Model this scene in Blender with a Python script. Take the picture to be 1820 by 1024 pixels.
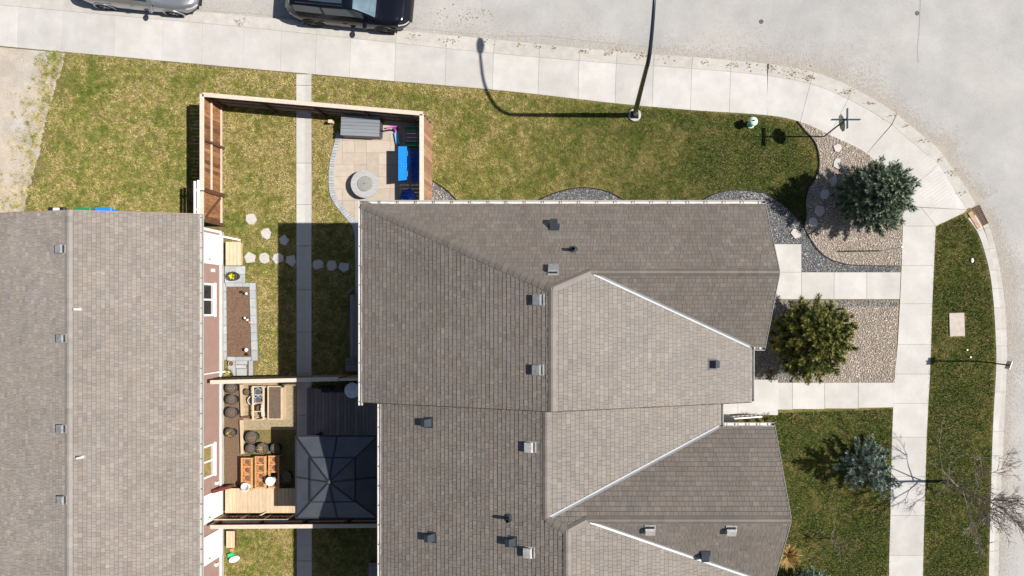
import bpy, bmesh, math, random
import numpy as np
from mathutils import Vector, Matrix, Euler
from mathutils.geometry import tessellate_polygon
random.seed(7); rng = np.random.default_rng(11)
for o in list(bpy.data.objects): bpy.data.objects.remove(o)
R = math.radians
S = bpy.context.scene
COL = S.collection

# ------------------------------------------------------------------ camera, sky, sun, exposure
CAM_H, FPX, NX, NY = 31.0, 1395.0, 1060.0, 556.0      # drone height, focal length in photo pixels, point straight below the lens
cd = bpy.data.cameras.new('camera'); cam = bpy.data.objects.new('camera', cd); COL.objects.link(cam)
cam.location = (0, 0, CAM_H); cam.rotation_euler = (0, 0, 0)
cd.sensor_width = 36; cd.lens = FPX * 36 / 1820
cd.shift_x = -(NX - 910) / 1820; cd.shift_y = (NY - 512) / 1820
cd.clip_start = 0.1; cd.clip_end = 900
S.camera = cam
SUN_EL = 50.8
W = bpy.data.worlds.new('World'); S.world = W; W.use_nodes = True
wn = W.node_tree.nodes; sky = wn.new('ShaderNodeTexSky'); sky.sky_type = 'NISHITA'; sky.sun_disc = False
sky.sun_elevation = R(SUN_EL); sky.sun_rotation = R(90)
W.node_tree.links.new(sky.outputs[0], wn['Background'].inputs[0]); wn['Background'].inputs[1].default_value = 0.062
sd = bpy.data.lights.new('sun', 'SUN'); sun = bpy.data.objects.new('sun', sd); COL.objects.link(sun)
sd.energy = 5.0; sd.angle = R(0.5); sd.color = (1, 0.955, 0.89)
sun.rotation_euler = (0, R(90 - SUN_EL), 0); sun.location = (20, 0, 30)
S.view_settings.view_transform = 'Standard'; S.view_settings.look = 'None'; S.view_settings.gamma = 1
S.view_settings.exposure = 0.48
S.render.resolution_x = 1024; S.render.resolution_y = 576

# ------------------------------------------------------------------ helpers
def P(px, py, h=0.0):
    s = (CAM_H - h) / FPX
    return ((px - NX) * s, (NY - py) * s)
def P3(px, py, h=0.0, z=None):
    a = P(px, py, h); return (a[0], a[1], h if z is None else z)
def PL(pts, h=0.0): return [P(x, y, h) for x, y in pts]

def tag(o, label=None, cat=None, group=None, kind=None):
    if label: o['label'] = label
    if cat: o['category'] = cat
    if group: o['group'] = group
    if kind: o['kind'] = kind
    return o
def empty(name, loc=(0, 0, 0), rz=0.0, label=None, cat=None, group=None, kind=None, parent=None):
    o = bpy.data.objects.new(name, None); COL.objects.link(o); o.location = loc; o.rotation_euler = (0, 0, rz)
    o.empty_display_size = 0.2
    if parent: o.parent = parent
    return tag(o, label, cat, group, kind)

class MB:
    def __init__(s): s.v = []; s.f = []; s.c = []
    def quad(s, a, b, c, d): 
        n = len(s.v); s.v += [a, b, c, d]; s.f.append((n, n+1, n+2, n+3)); return s
    def poly(s, pts):
        n = len(s.v); s.v += list(pts); s.f.append(tuple(range(n, n+len(pts)))); return s
    def box(s, x0, x1, y0, y1, z0, z1, M=None, taper=0.0):
        n = len(s.v); t = taper
        p = [(x0,y0,z0),(x1,y0,z0),(x1,y1,z0),(x0,y1,z0),(x0+t,y0+t,z1),(x1-t,y0+t,z1),(x1-t,y1-t,z1),(x0+t,y1-t,z1)]
        if M is not None: p = [tuple(M @ Vector(q)) for q in p]
        s.v += p
        s.f += [(n+3,n+2,n+1,n),(n+4,n+5,n+6,n+7),(n,n+1,n+5,n+4),(n+1,n+2,n+6,n+5),(n+2,n+3,n+7,n+6),(n+3,n,n+4,n+7)]
        return s
    def cbox(s, x0, x1, y0, y1, z0, z1, b=0.01, M=None):
        # box with a chamfered top edge
        n = len(s.v)
        p = [(x0,y0,z0),(x1,y0,z0),(x1,y1,z0),(x0,y1,z0),(x0,y0,z1-b),(x1,y0,z1-b),(x1,y1,z1-b),(x0,y1,z1-b),
             (x0+b,y0+b,z1),(x1-b,y0+b,z1),(x1-b,y1-b,z1),(x0+b,y1-b,z1)]
        if M is not None: p = [tuple(M @ Vector(q)) for q in p]
        s.v += p; s.f += [(n+3,n+2,n+1,n),(n+8,n+9,n+10,n+11)]
        for k in range(4):
            l = (k+1) % 4
            s.f += [(n+k,n+l,n+4+l,n+4+k),(n+4+k,n+4+l,n+8+l,n+8+k)]
        return s
    def bar(s, a, b, w, h):
        # rectangular bar from a to b, width w sideways, h upwards
        a = Vector(a); b = Vector(b); d = (b - a); L = d.length; d.normalize()
        up = Vector((0,0,1)) if abs(d.z) < 0.95 else Vector((1,0,0))
        sd_ = d.cross(up).normalized(); u2 = sd_.cross(d)
        M = Matrix(((d.x, sd_.x, u2.x, a.x),(d.y, sd_.y, u2.y, a.y),(d.z, sd_.z, u2.z, a.z),(0,0,0,1)))
        return s.box(0, L, -w/2, w/2, -h/2, h/2, M)
    def tube(s, pts, rad, n=8, cap=True):
        pts = [Vector(p) for p in pts]
        if not hasattr(rad, '__len__'): rad = [rad]*len(pts)
        base = len(s.v); ref = None
        for i, p in enumerate(pts):
            d = (pts[min(i+1, len(pts)-1)] - pts[max(i-1, 0)]).normalized()
            if ref is None: ref = Vector((0,0,1)) if abs(d.z) < 0.9 else Vector((1,0,0))
            x = d.cross(ref).normalized(); y = x.cross(d).normalized(); ref = y
            for k in range(n):
                a = 2*math.pi*k/n; q = p + (x*math.cos(a) + y*math.sin(a))*rad[i]
                s.v.append(tuple(q))
        for i in range(len(pts)-1):
            for k in range(n):
                l = (k+1) % n; a = base + i*n; s.f.append((a+k, a+l, a+n+l, a+n+k))
        if cap:
            s.f.append(tuple(base+k for k in range(n))[::-1]); e = base+(len(pts)-1)*n; s.f.append(tuple(e+k for k in range(n)))
        return s
    def lathe(s, prof, n=20, c=(0,0,0), sx=1, sy=1, caps=True):
        base = len(s.v)
        for r, z in prof:
            for k in range(n):
                a = 2*math.pi*k/n; s.v.append((c[0]+r*sx*math.cos(a), c[1]+r*sy*math.sin(a), c[2]+z))
        for i in range(len(prof)-1):
            for k in range(n):
                l = (k+1) % n; a = base+i*n; s.f.append((a+k, a+l, a+n+l, a+n+k))
        if caps:
            s.f.append(tuple(base+k for k in range(n))[::-1]); e = base+(len(prof)-1)*n; s.f.append(tuple(e+k for k in range(n)))
        return s
    def prism(s, pts, z0, z1):
        # any plan polygon raised from z0 to z1
        n = len(pts)
        ar = sum(pts[i][0]*pts[(i+1)%n][1]-pts[(i+1)%n][0]*pts[i][1] for i in range(n))
        if ar < 0: pts = pts[::-1]
        b = len(s.v)
        s.v += [(x,y,z1) for x,y in pts] + [(x,y,z0) for x,y in pts]
        for t in tessellate_polygon([[Vector((x,y,0)) for x,y in pts]]):
            a,c,d = t
            u = Vector(pts[c])-Vector(pts[a]); w = Vector(pts[d])-Vector(pts[a])
            if u.x*w.y-u.y*w.x < 0: c,d = d,c
            s.f.append((b+a,b+c,b+d))
        for i in range(n):
            j = (i+1)%n; s.f.append((b+n+i, b+n+j, b+j, b+i))
        return s
    def build(s, name, m, parent=None, smooth=False, loc=None, rz=0.0):
        me = bpy.data.meshes.new(name); me.from_pydata(s.v, [], s.f); me.update()
        if s.c:
            at = me.attributes.new('col', 'FLOAT_COLOR', 'FACE')
            at.data.foreach_set('color', np.array(s.c, dtype=np.float32).ravel())
        if smooth: me.polygons.foreach_set('use_smooth', [True]*len(me.polygons))
        return link(name, me, m, parent, loc, rz)
def link(name, me, m=None, parent=None, loc=None, rz=0.0):
    o = bpy.data.objects.new(name, me); COL.objects.link(o)
    if m is not None and not me.materials: me.materials.append(m)
    if parent: o.parent = parent
    if loc is not None: o.location = loc
    if rz: o.rotation_euler = (0, 0, rz)
    return o
def auto_smooth(o, ang=40):
    me = o.data; me.polygons.foreach_set('use_smooth', [True]*len(me.polygons))
    bm = bmesh.new(); bm.from_mesh(me); lim = R(ang)
    for e in bm.edges:
        if len(e.link_faces) == 2 and e.calc_face_angle(0) > lim: e.smooth = False
    bm.to_mesh(me); bm.free(); return o
def copy_tree(o, parent=None):
    c = o.copy(); COL.objects.link(c); c.parent = parent
    for ch in list(o.children): copy_tree(ch, c)
    return c
def rawmesh(name, V, F, m, parent=None, col=None, smooth=False):
    # numpy vertices, equal-sized faces, one colour per face
    V = np.asarray(V, np.float32); F = np.asarray(F, np.int32); k = F.shape[1]
    me = bpy.data.meshes.new(name); me.vertices.add(len(V)); me.vertices.foreach_set('co', V.ravel())
    me.loops.add(F.size); me.loops.foreach_set('vertex_index', F.ravel())
    me.polygons.add(len(F)); me.polygons.foreach_set('loop_start', np.arange(0, F.size, k, dtype=np.int32))
    if col is not None:
        at = me.attributes.new('col', 'FLOAT_COLOR', 'FACE'); c = np.ones((len(F), 4), np.float32); c[:, :3] = col
        at.data.foreach_set('color', c.ravel())
    if smooth: me.polygons.foreach_set('use_smooth', np.ones(len(F), bool))
    me.update(calc_edges=True); me.validate()
    return link(name, me, m, parent)
def inside(poly, x, y):
    r = np.zeros(len(x), bool); n = len(poly); j = n-1
    for i in range(n):
        xi, yi = poly[i]; xj, yj = poly[j]
        if yi != yj: r ^= ((yi > y) != (yj > y)) & (x < (xj-xi)*(y-yi)/(yj-yi)+xi)
        j = i
    return r
def dist_to(line, x, y):
    d = np.full(len(x), 1e9)
    for (ax, ay), (bx, by) in zip(line[:-1], line[1:]):
        ux, uy = bx-ax, by-ay; L = ux*ux+uy*uy+1e-12
        t = np.clip(((x-ax)*ux+(y-ay)*uy)/L, 0, 1)
        d = np.minimum(d, np.hypot(x-ax-t*ux, y-ay-t*uy))
    return d
_G = rng.random((256, 256))
def vnoise(x, y, sc, off=0.0):
    u = x*sc+37.3+off*17.1; v = y*sc+91.7+off*5.3
    i = np.floor(u).astype(int); j = np.floor(v).astype(int); fu = u-i; fv = v-j
    fu = fu*fu*(3-2*fu); fv = fv*fv*(3-2*fv)
    g = lambda a, b: _G[a % 256, b % 256]
    return (g(i,j)*(1-fu)+g(i+1,j)*fu)*(1-fv)+(g(i,j+1)*(1-fu)+g(i+1,j+1)*fu)*fv
def fbm(x, y, sc, off=0.0): return (vnoise(x,y,sc,off)*.5+vnoise(x,y,sc*2.1,off+1)*.3+vnoise(x,y,sc*4.3,off+2)*.2)
def smooth_line(pts, n=8):
    # Catmull-Rom through plan points
    out = []; q = [pts[0]]+list(pts)+[pts[-1]]
    for i in range(1, len(q)-2):
        p0,p1,p2,p3 = [np.array(a) for a in q[i-1:i+3]]
        for k in range(n):
            t = k/n
            out.append(tuple(.5*((2*p1)+(-p0+p2)*t+(2*p0-5*p1+4*p2-p3)*t*t+(-p0+3*p1-3*p2+p3)*t**3)))
    out.append(tuple(pts[-1])); return out
def clip_poly(sub, clip):
    # Sutherland-Hodgman, clip is convex and counter-clockwise
    out = list(sub)
    for i in range(len(clip)):
        ax, ay = clip[i]; bx, by = clip[(i+1) % len(clip)]
        inp = out; out = []
        if not inp: return []
        def sd_(p): return (bx-ax)*(p[1]-ay)-(by-ay)*(p[0]-ax)
        for k in range(len(inp)):
            p, q = inp[k-1], inp[k]; a, b = sd_(p), sd_(q)
            if (a < 0) != (b < 0):
                t = a/(a-b); out.append((p[0]+(q[0]-p[0])*t, p[1]+(q[1]-p[1])*t))
            if b >= 0: out.append(q)
    return out

# ------------------------------------------------------------------ materials
MATS = {}
def mat(name, col=(.5,.5,.5), rough=.8, var=.12, scale=6.0, detail=4, bump=0.0, bscale=60.0, metal=0.0, spec=0.3, attr=False,
        objvar=0.0, col2=None, scale2=1.2, mix2=.5, sharp2=.12, coat=0.0, stretch=None, trans=0.0, speck=None):
    if name in MATS: return MATS[name]
    m = bpy.data.materials.new(name); m.use_nodes = True; nt = m.node_tree; N = nt.nodes; L = nt.links
    b = N['Principled BSDF']; b.inputs['Roughness'].default_value = rough; b.inputs['Metallic'].default_value = metal
    b.inputs['Specular IOR Level'].default_value = spec; b.inputs['Coat Weight'].default_value = coat
    geo = N.new('ShaderNodeNewGeometry'); src = geo.outputs['Position']
    if stretch:
        mp = N.new('ShaderNodeMapping'); mp.inputs['Scale'].default_value = stretch; L.new(src, mp.inputs[0]); src = mp.outputs[0]
    nz = N.new('ShaderNodeTexNoise'); nz.inputs['Scale'].default_value = scale; nz.inputs['Detail'].default_value = detail
    nz.inputs['Roughness'].default_value = .65; L.new(src, nz.inputs['Vector'])
    rp = N.new('ShaderNodeMapRange'); rp.inputs[1].default_value = .28; rp.inputs[2].default_value = .72
    rp.inputs[3].default_value = 1-var; rp.inputs[4].default_value = 1+var; L.new(nz.outputs[0], rp.inputs[0]); fac = rp.outputs[0]
    if objvar:
        oi = N.new('ShaderNodeObjectInfo'); r2 = N.new('ShaderNodeMapRange'); r2.inputs[3].default_value = 1-objvar; r2.inputs[4].default_value = 1+objvar
        L.new(oi.outputs['Random'], r2.inputs[0]); mu = N.new('ShaderNodeMath'); mu.operation = 'MULTIPLY'
        L.new(fac, mu.inputs[0]); L.new(r2.outputs[0], mu.inputs[1]); fac = mu.outputs[0]
    base = None
    if attr:
        at = N.new('ShaderNodeAttribute'); at.attribute_name = 'col'; base = at.outputs['Color']
    if col2 is not None:
        n2 = N.new('ShaderNodeTexNoise'); n2.inputs['Scale'].default_value = scale2; n2.inputs['Detail'].default_value = 5
        n2.inputs['Roughness'].default_value = .6; L.new(geo.outputs['Position'], n2.inputs['Vector'])
        r3 = N.new('ShaderNodeMapRange'); r3.inputs[1].default_value = mix2-sharp2; r3.inputs[2].default_value = mix2+sharp2
        L.new(n2.outputs[0], r3.inputs[0]); mx = N.new('ShaderNodeMix'); mx.data_type = 'RGBA'
        L.new(r3.outputs[0], mx.inputs[0]); mx.inputs[6].default_value = (*col, 1); mx.inputs[7].default_value = (*col2, 1); base = mx.outputs[2]
    vm = N.new('ShaderNodeVectorMath'); vm.operation = 'SCALE'
    if base is not None: L.new(base, vm.inputs[0])
    else: vm.inputs[0].default_value = col
    L.new(fac, vm.inputs['Scale']); out = vm.outputs[0]
    if speck:
        n4 = N.new('ShaderNodeTexNoise'); n4.inputs['Scale'].default_value = speck[0]; n4.inputs['Detail'].default_value = 2
        L.new(geo.outputs['Position'], n4.inputs['Vector']); r4 = N.new('ShaderNodeMapRange')
        r4.inputs[1].default_value = .3; r4.inputs[2].default_value = .7; r4.inputs[3].default_value = 1-speck[1]; r4.inputs[4].default_value = 1+speck[1]
        L.new(n4.outputs[0], r4.inputs[0]); v2 = N.new('ShaderNodeVectorMath'); v2.operation = 'SCALE'
        L.new(out, v2.inputs[0]); L.new(r4.outputs[0], v2.inputs['Scale']); out = v2.outputs[0]
    L.new(out, b.inputs['Base Color'])
    if trans: b.inputs['Transmission Weight'].default_value = trans
    if bump:
        n3 = N.new('ShaderNodeTexNoise'); n3.inputs['Scale'].default_value = bscale; n3.inputs['Detail'].default_value = 3
        L.new(src, n3.inputs['Vector']); bp = N.new('ShaderNodeBump'); bp.inputs['Strength'].default_value = bump
        bp.inputs['Distance'].default_value = .02; L.new(n3.outputs[0], bp.inputs['Height']); L.new(bp.outputs[0], b.inputs['Normal'])
    MATS[name] = m; return m
m_ground = mat('soil', (.2,.16,.11), var=.3, scale=3)
m_lawn = mat('lawn thatch', (.115,.11,.032), rough=.95, var=.3, scale=14, col2=(.19,.145,.06), scale2=1.1, mix2=.52, bump=.5, bscale=40, speck=(34,.35), spec=.1)
m_blade = mat('grass blade', attr=True, rough=.8, var=.05, spec=.12)
m_road = mat('weathered asphalt', (.322,.317,.308), rough=.9, var=.11, scale=.7, detail=10, col2=(.375,.36,.335), scale2=.3, mix2=.5, sharp2=.18, bump=.25, bscale=90, speck=(55,.13), spec=.2)
m_dust = mat('road dust', (.45,.39,.315), rough=.95, var=.18, scale=1.4, detail=8, bump=.2, bscale=80, speck=(50,.12), spec=.1)
m_conc = mat('sidewalk concrete', (.425,.408,.382), rough=.9, var=.09, scale=1.6, detail=9, objvar=.075, col2=(.485,.468,.445), scale2=.5, mix2=.55, bump=.15, bscale=120, speck=(70,.06), spec=.2)
m_conc2 = mat('kerb concrete', (.42,.395,.36), rough=.9, var=.13, scale=3, detail=7, objvar=.06, bump=.2, bscale=100, speck=(60,.1), spec=.2)
m_conc3 = mat('swale concrete', (.44,.425,.395), rough=.9, var=.08, scale=4, objvar=.04, bump=.15, bscale=90, speck=(50,.07), spec=.2)
m_gdrive = mat('drive gravel', (.4,.37,.335), rough=.95, var=.2, scale=1.1, detail=9, col2=(.42,.35,.265), scale2=.35, mix2=.5, bump=.6, bscale=60, speck=(38,.22), spec=.1)
m_gbase_tan = mat('gravel bed base', (.27,.22,.17), rough=.95, var=.3, scale=20, bump=.6, bscale=50)
m_gbase_drk = mat('dark gravel bed base', (.1,.1,.1), rough=.95, var=.3, scale=20, bump=.6, bscale=50)
m_stone = mat('pebble', attr=True, rough=.85, var=.12, scale=40, spec=.25)
m_shingle = mat('asphalt shingle', attr=True, rough=.6, var=.1, scale=.45, detail=5, bump=.25, bscale=160, speck=(50,.12), spec=.62)
m_deckroof = mat('roof underlay', (.05,.045,.04), rough=.95)
m_white = mat('white painted metal', (.78,.78,.77), rough=.45, var=.06, scale=5, spec=.4)
m_gut = mat('cream gutter metal', (.52,.505,.475), rough=.5, var=.1, scale=4, speck=(30,.06))
m_galv = mat('valley flashing', (.31,.32,.33), rough=.5, var=.1, scale=3, metal=.15, spec=.5)
m_hang = mat('gutter hanger', (.12,.12,.12), rough=.6)
m_siding = mat('brown vinyl siding', (.3,.195,.165), rough=.6, var=.07, scale=3, spec=.3)
m_siding2 = mat('grey vinyl siding', (.28,.27,.25), rough=.6, var=.07, scale=3)
m_glass = mat('dark window glass', (.025,.03,.035), rough=.05, var=.02, spec=.6)
m_palepanel = mat('pale window panel', (.5,.5,.46), rough=.5, var=.05)  # pale lower panels of the bungalow windows
m_amber = mat('curtain seen through glass', (.3,.22,.09), rough=.4, var=.35, scale=6)
m_cap = mat('pale timber cap', (.56,.47,.385), rough=.85, var=.14, scale=5, stretch=(3,3,3), objvar=.05, speck=(40,.08))
m_fred = mat('red brown stained board', (.235,.115,.055), rough=.85, var=.5, scale=9, detail=6, objvar=.45, bump=.3, bscale=50, stretch=(1,1,.35), spec=.15)
m_fgrey = mat('weathered grey brown board', (.27,.2,.145), rough=.9, var=.3, scale=9, objvar=.2, stretch=(1,1,.35), bump=.2, spec=.12)
m_ftan = mat('tan stained board', (.36,.21,.125), rough=.85, var=.25, scale=8, objvar=.22, stretch=(1,1,.3), spec=.15)
m_post = mat('dark brown post', (.12,.06,.035), rough=.85, var=.3, scale=8, spec=.15)
m_lumber = mat('new lumber', (.52,.4,.27), rough=.8, var=.16, scale=5, objvar=.08, stretch=(3,.6,3), spec=.2)
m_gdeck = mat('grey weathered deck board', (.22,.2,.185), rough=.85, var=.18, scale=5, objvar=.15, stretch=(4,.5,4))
m_paver = mat('tan patio paver', (.42,.355,.29), rough=.9, var=.09, scale=4, objvar=.09, bump=.2, bscale=80, speck=(45,.08), spec=.2)
m_pgrey = mat('grey block paver', (.36,.375,.385), rough=.9, var=.12, scale=6, objvar=.1, bump=.2, bscale=80, speck=(45,.1), spec=.2)
m_pjoint = mat('paver joint sand', (.28,.235,.19), rough=.95, var=.2, scale=20)
m_flag = mat('flagstone', (.46,.43,.405), rough=.9, var=.1, scale=5, objvar=.05, bump=.25, bscale=50, spec=.2)
m_soil = mat('dry bed soil', (.165,.105,.07), rough=.95, var=.35, scale=18, detail=8, bump=1.0, bscale=40, spec=.1)
m_edge = mat('black landscape edging', (.015,.014,.013), rough=.6)
m_black = mat('black plastic', (.018,.018,.02), rough=.4, var=.1)
m_blackm = mat('black painted metal', (.012,.013,.016), rough=.35, var=.1, spec=.5)
m_pole = mat('lamp pole black with reflection tint', (.012,.018,.028), rough=.22, var=.1, spec=.6)  # black pole; the blue tint of its reflections is put into the colour
m_char = mat('charcoal canopy metal', (.085,.092,.108), rough=.45, var=.18, scale=2, metal=.3, spec=.5)
m_charrib = mat('canopy rib', (.03,.033,.04), rough=.4, var=.1, metal=.3)
m_boxgrey = mat('grey resin plank', (.2,.215,.235), rough=.6, var=.12, scale=4, objvar=.08, stretch=(.5,6,1))
m_boxdark = mat('dark resin panel', (.05,.055,.065), rough=.6, var=.1)
m_blue = mat('bright blue plastic', (.012,.22,.72), rough=.35, var=.05, spec=.5)
m_blue2 = mat('dark blue plastic', (.012,.07,.42), rough=.35, var=.05, spec=.5)
m_green = mat('green plastic', (.02,.2,.09), rough=.45, var=.08)
m_lidgrey = mat('grey plastic lid', (.2,.18,.19), rough=.45, var=.1)
m_pink = mat('pink plastic', (.62,.08,.52), rough=.35, var=.05)
m_ltblue = mat('light blue plastic', (.18,.45,.75), rough=.35, var=.05)
m_firep = mat('pale concrete fire table', (.36,.355,.35), rough=.7, var=.16, scale=3, stretch=(1,6,1), speck=(30,.08))
m_firel = mat('grey fire table lid', (.26,.255,.235), rough=.6, var=.15, scale=4)
m_terra = mat('terracotta', (.5,.2,.075), rough=.8, var=.25, scale=12, objvar=.12)
m_rack = mat('orange timber rack', (.5,.27,.11), rough=.8, var=.25, scale=9, objvar=.1)
m_potdk = mat('black grow pot', (.03,.03,.032), rough=.5, var=.2)
m_potgr = mat('grey grow pot rim', (.085,.085,.085), rough=.55, var=.2)
m_potsoil = mat('potting soil', (.13,.095,.07), rough=.95, var=.45, scale=25, detail=6, bump=.8, bscale=60)
m_hyd = mat('pale green hydrant paint', (.33,.6,.36), rough=.45, var=.08, spec=.4)
m_hydt = mat('mint hydrant paint', (.6,.78,.66), rough=.4, var=.05, spec=.4)
m_grate = mat('rusted cast iron', (.15,.085,.06), rough=.8, var=.3, scale=15)
m_rust = mat('rust stained concrete', (.38,.25,.17), rough=.9, var=.3, scale=8)
m_bark = mat('spruce bark', (.09,.065,.05), rough=.95, var=.3, scale=20)
m_twig = mat('bare tree bark', (.2,.165,.135), rough=.9, var=.3, scale=9)
m_needle = mat('conifer needle', attr=True, rough=.65, var=.12, scale=3, spec=.25)
m_dry = mat('dry plant stem', attr=True, rough=.9, var=.1, spec=.1)
m_sign_blue = mat('blue street name blade', (.02,.11,.17), rough=.4)
m_signback = mat('bare aluminium', (.5,.51,.52), rough=.4, metal=.6)
m_signred = mat('red sign face', (.5,.02,.02), rough=.4)
m_tyre = mat('tyre rubber', (.015,.015,.016), rough=.85, var=.15)
m_rim = mat('alloy rim', (.35,.35,.36), rough=.3, metal=.8)
m_rimdk = mat('dark alloy rim', (.03,.03,.033), rough=.3, metal=.6)
m_suv = mat('black car paint', (.004,.005,.010), rough=.16, var=.03, spec=.25, coat=.12)
m_silver = mat('silver car paint', (.27,.275,.29), rough=.28, var=.04, spec=.6, metal=.55, coat=1.0)
m_carglass = mat('car glass', (.03,.05,.065), rough=.03, var=.05, spec=.55, coat=.3)
m_ws = mat('pale blue windshield glass', (.1,.155,.19), rough=.06, var=.25, scale=2.5, spec=.6, coat=.6)  # windshield paler and bluer than the other car glass
m_lamp_r = mat('red tail lamp', (.35,.01,.01), rough=.2, coat=1)
m_lamp_w = mat('clear headlamp', (.5,.5,.52), rough=.12, coat=1)
m_trim = mat('black car trim', (.01,.01,.011), rough=.5)
m_pinkslab = mat('utility cover concrete', (.42,.37,.325), rough=.9, var=.12, scale=5, speck=(40,.1))

# ------------------------------------------------------------------ ground, road, sidewalks
tag(MB().prism([(-220,-220),(220,-220),(220,220),(-220,220)], -1.0, -0.3).build('ground', m_ground), 'bare soil sheet under the whole neighbourhood', None, None, 'structure')
# kerb line (road side), kerb back, walk back along the north street and round the corner; pixel pairs
outer_px = [(-700,-79),(-300,-41),(0,-12),(220,8),(440,28),(670,50),(900,72),(1095,91),(1230,101),(1360,113),(1449,129),(1522,159),(1596,204),(1662,259),(1677,277),(1715,330),(1734,363)]
joint_px = [(-700,-58),(-300,-20),(0,9),(220,29),(440,49),(670,73),(900,97),(1095,113),(1230,122),(1357,134),(1443,150),(1514,180),(1585,222),(1648,276),(1663,293),(1699,343),(1718,372)]
inner_px = [(-700,13),(-300,52),(0,82),(220,102),(440,122),(670,142),(900,162),(1095,184),(1230,196),(1362,205),(1422,217),(1474,240),(1540,273),(1582,316),(1593,334),(1602,368),(1604,402)]
OUT, JNT, INN = (smooth_line(PL(q), 10) for q in (outer_px, joint_px, inner_px))
kin_px = [(1712,380),(1738,415),(1757,477),(1765,535),(1769,600),(1770,650),(1764,764),(1760,900),(1757,1024),(1752,1300),(1744,1800)]
kmid_px = [(1727,372),(1750,412),(1768,477),(1776,535),(1780,600),(1780,650),(1775,764),(1769,900),(1766,1024),(1761,1300),(1753,1800)]
kout_px = [(1741,366),(1762,408),(1779,477),(1787,535),(1791,600),(1791,650),(1786,764),(1780,900),(1776,1024),(1771,1300),(1763,1800)]
KIN, KMID, KOUT = (smooth_line(PL(q), 8) for q in (kin_px, kmid_px, kout_px))
ROADZ = -0.10
edge = OUT + KOUT[3:]
def offset(line, d):
    o = []
    for i in range(len(line)):
        a = Vector(line[max(i-1,0)]); b = Vector(line[min(i+1,len(line)-1)]); t = (b-a).normalized()
        o.append((line[i][0]-t.y*d, line[i][1]+t.x*d))
    return o
far = [(-220, edge[0][1]), (-220,220), (220,220), (220,-220), (edge[-1][0]+2,-220)]
tag(MB().prism([(x, y) for x, y in offset(edge, -.25)] + far[::-1], -0.29, ROADZ).build('road', m_road), 'pale weathered asphalt street curving round the corner', 'road', None, 'structure')
# sandy gutter dust: loose grains lying along the kerb, thinning out into the road
e_ = np.array(edge); seg = rng.integers(20, len(e_)-14, 46000); tt = rng.random(46000)[:,None]
q_ = e_[seg]*(1-tt)+e_[seg+1]*tt; tn_ = e_[seg+1]-e_[seg]; tn_ /= np.linalg.norm(tn_,axis=1,keepdims=True)+1e-9; nn_ = np.stack([-tn_[:,1],tn_[:,0]],1)
off_ = rng.exponential(.42,46000)*(.25+1.9*fbm(q_[:,0],q_[:,1],.45)**2); p_ = q_+nn_*off_[:,None]+rng.normal(0,.03,(46000,2)); p_ = p_[off_ > .02]
n = len(p_); a_ = rng.uniform(0,6.28,n); L_ = rng.uniform(.008,.028,n)
tri = np.stack([np.stack([p_[:,0]+L_*np.cos(a_+k*2.1), p_[:,1]+L_*np.sin(a_+k*2.1), np.full(n, ROADZ+.004+.003*k)],1) for k in range(3)],1).reshape(-1,3)
m_grain = mat('sand grain', attr=True, rough=.95, var=.05, spec=.1)
tag(rawmesh('road_dust', tri, np.arange(3*n).reshape(-1,3), m_grain, None, np.array([.41,.365,.31])*rng.uniform(.8,1.1,(n,1))), 'tan sandy dust washed along the gutter of the street', 'dust', None, 'stuff')
lawn_poly = [(-220, OUT[0][1]-.9)] + offset(OUT, -.3)[:-2] + offset(KOUT[1:], -.25)[2:] + [(KOUT[-1][0]-.3,-220),(-220,-220)]
tag(MB().prism(lawn_poly, -0.28, -0.008).build('lawn', m_lawn), 'short spring lawn covering the yards and boulevards', 'lawn', None, 'structure')

def between(A, B, t0, t1, n=6):
    def at(L, t):
        f = t*(len(L)-1); i = min(int(f), len(L)-2); k = f-i
        return (L[i][0]+(L[i+1][0]-L[i][0])*k, L[i][1]+(L[i+1][1]-L[i][1])*k)
    ts = [t0+(t1-t0)*k/n for k in range(n+1)]
    return [at(A, t) for t in ts] + [at(B, t) for t in ts[::-1]]
def t_at_px(line, px):
    X = P(px, 0)[0]
    for i in range(len(line)-1):
        if line[i][0] <= X <= line[i+1][0]: return (i+(X-line[i][0])/(line[i+1][0]-line[i][0]))/(len(line)-1)
    return 0 if X < line[0][0] else 1
def shrink(poly, d):
    c = Vector((sum(p[0] for p in poly)/len(poly), sum(p[1] for p in poly)/len(poly)))
    n = len(poly); ar = sum(poly[i][0]*poly[(i+1)%n][1]-poly[(i+1)%n][0]*poly[i][1] for i in range(n)); s = 1 if ar > 0 else -1
    out = []
    for i in range(n):
        a, b, e = Vector(poly[i-1]), Vector(poly[i]), Vector(poly[(i+1)%n])
        t1 = (b-a); t2 = (e-b)
        if t1.length < 1e-6 or t2.length < 1e-6: out.append(tuple(b)); continue
        t1.normalize(); t2.normalize()
        n1 = Vector((-t1.y, t1.x))*s; n2 = Vector((-t2.y, t2.x))*s; k = n1+n2
        if k.length < .3: out.append(tuple(b)); continue
        k = k/k.length_squared*2
        out.append((b.x+k.x*d, b.y+k.y*d))
    return out
def slab(poly, z1, name, m, parent, z0=-.2, gap=.003):
    p = shrink(poly, gap); q = shrink(poly, gap+.007)
    mb = MB(); mb.prism(q, z1-.05, z1)
    n = len(p); b = len(mb.v)
    ar = sum(p[i][0]*p[(i+1)%n][1]-p[(i+1)%n][0]*p[i][1] for i in range(n))
    if ar < 0: p = p[::-1]; q = q[::-1]
    mb.v += [(x,y,z1) for x,y in q]+[(x,y,z1-.007) for x,y in p]+[(x,y,z0) for x,y in p]
    for i in range(n):
        j = (i+1)%n; mb.f += [(b+n+i,b+n+j,b+j,b+i),(b+2*n+i,b+2*n+j,b+n+j,b+n+i)]
    return mb.build(name, m, parent)
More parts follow.
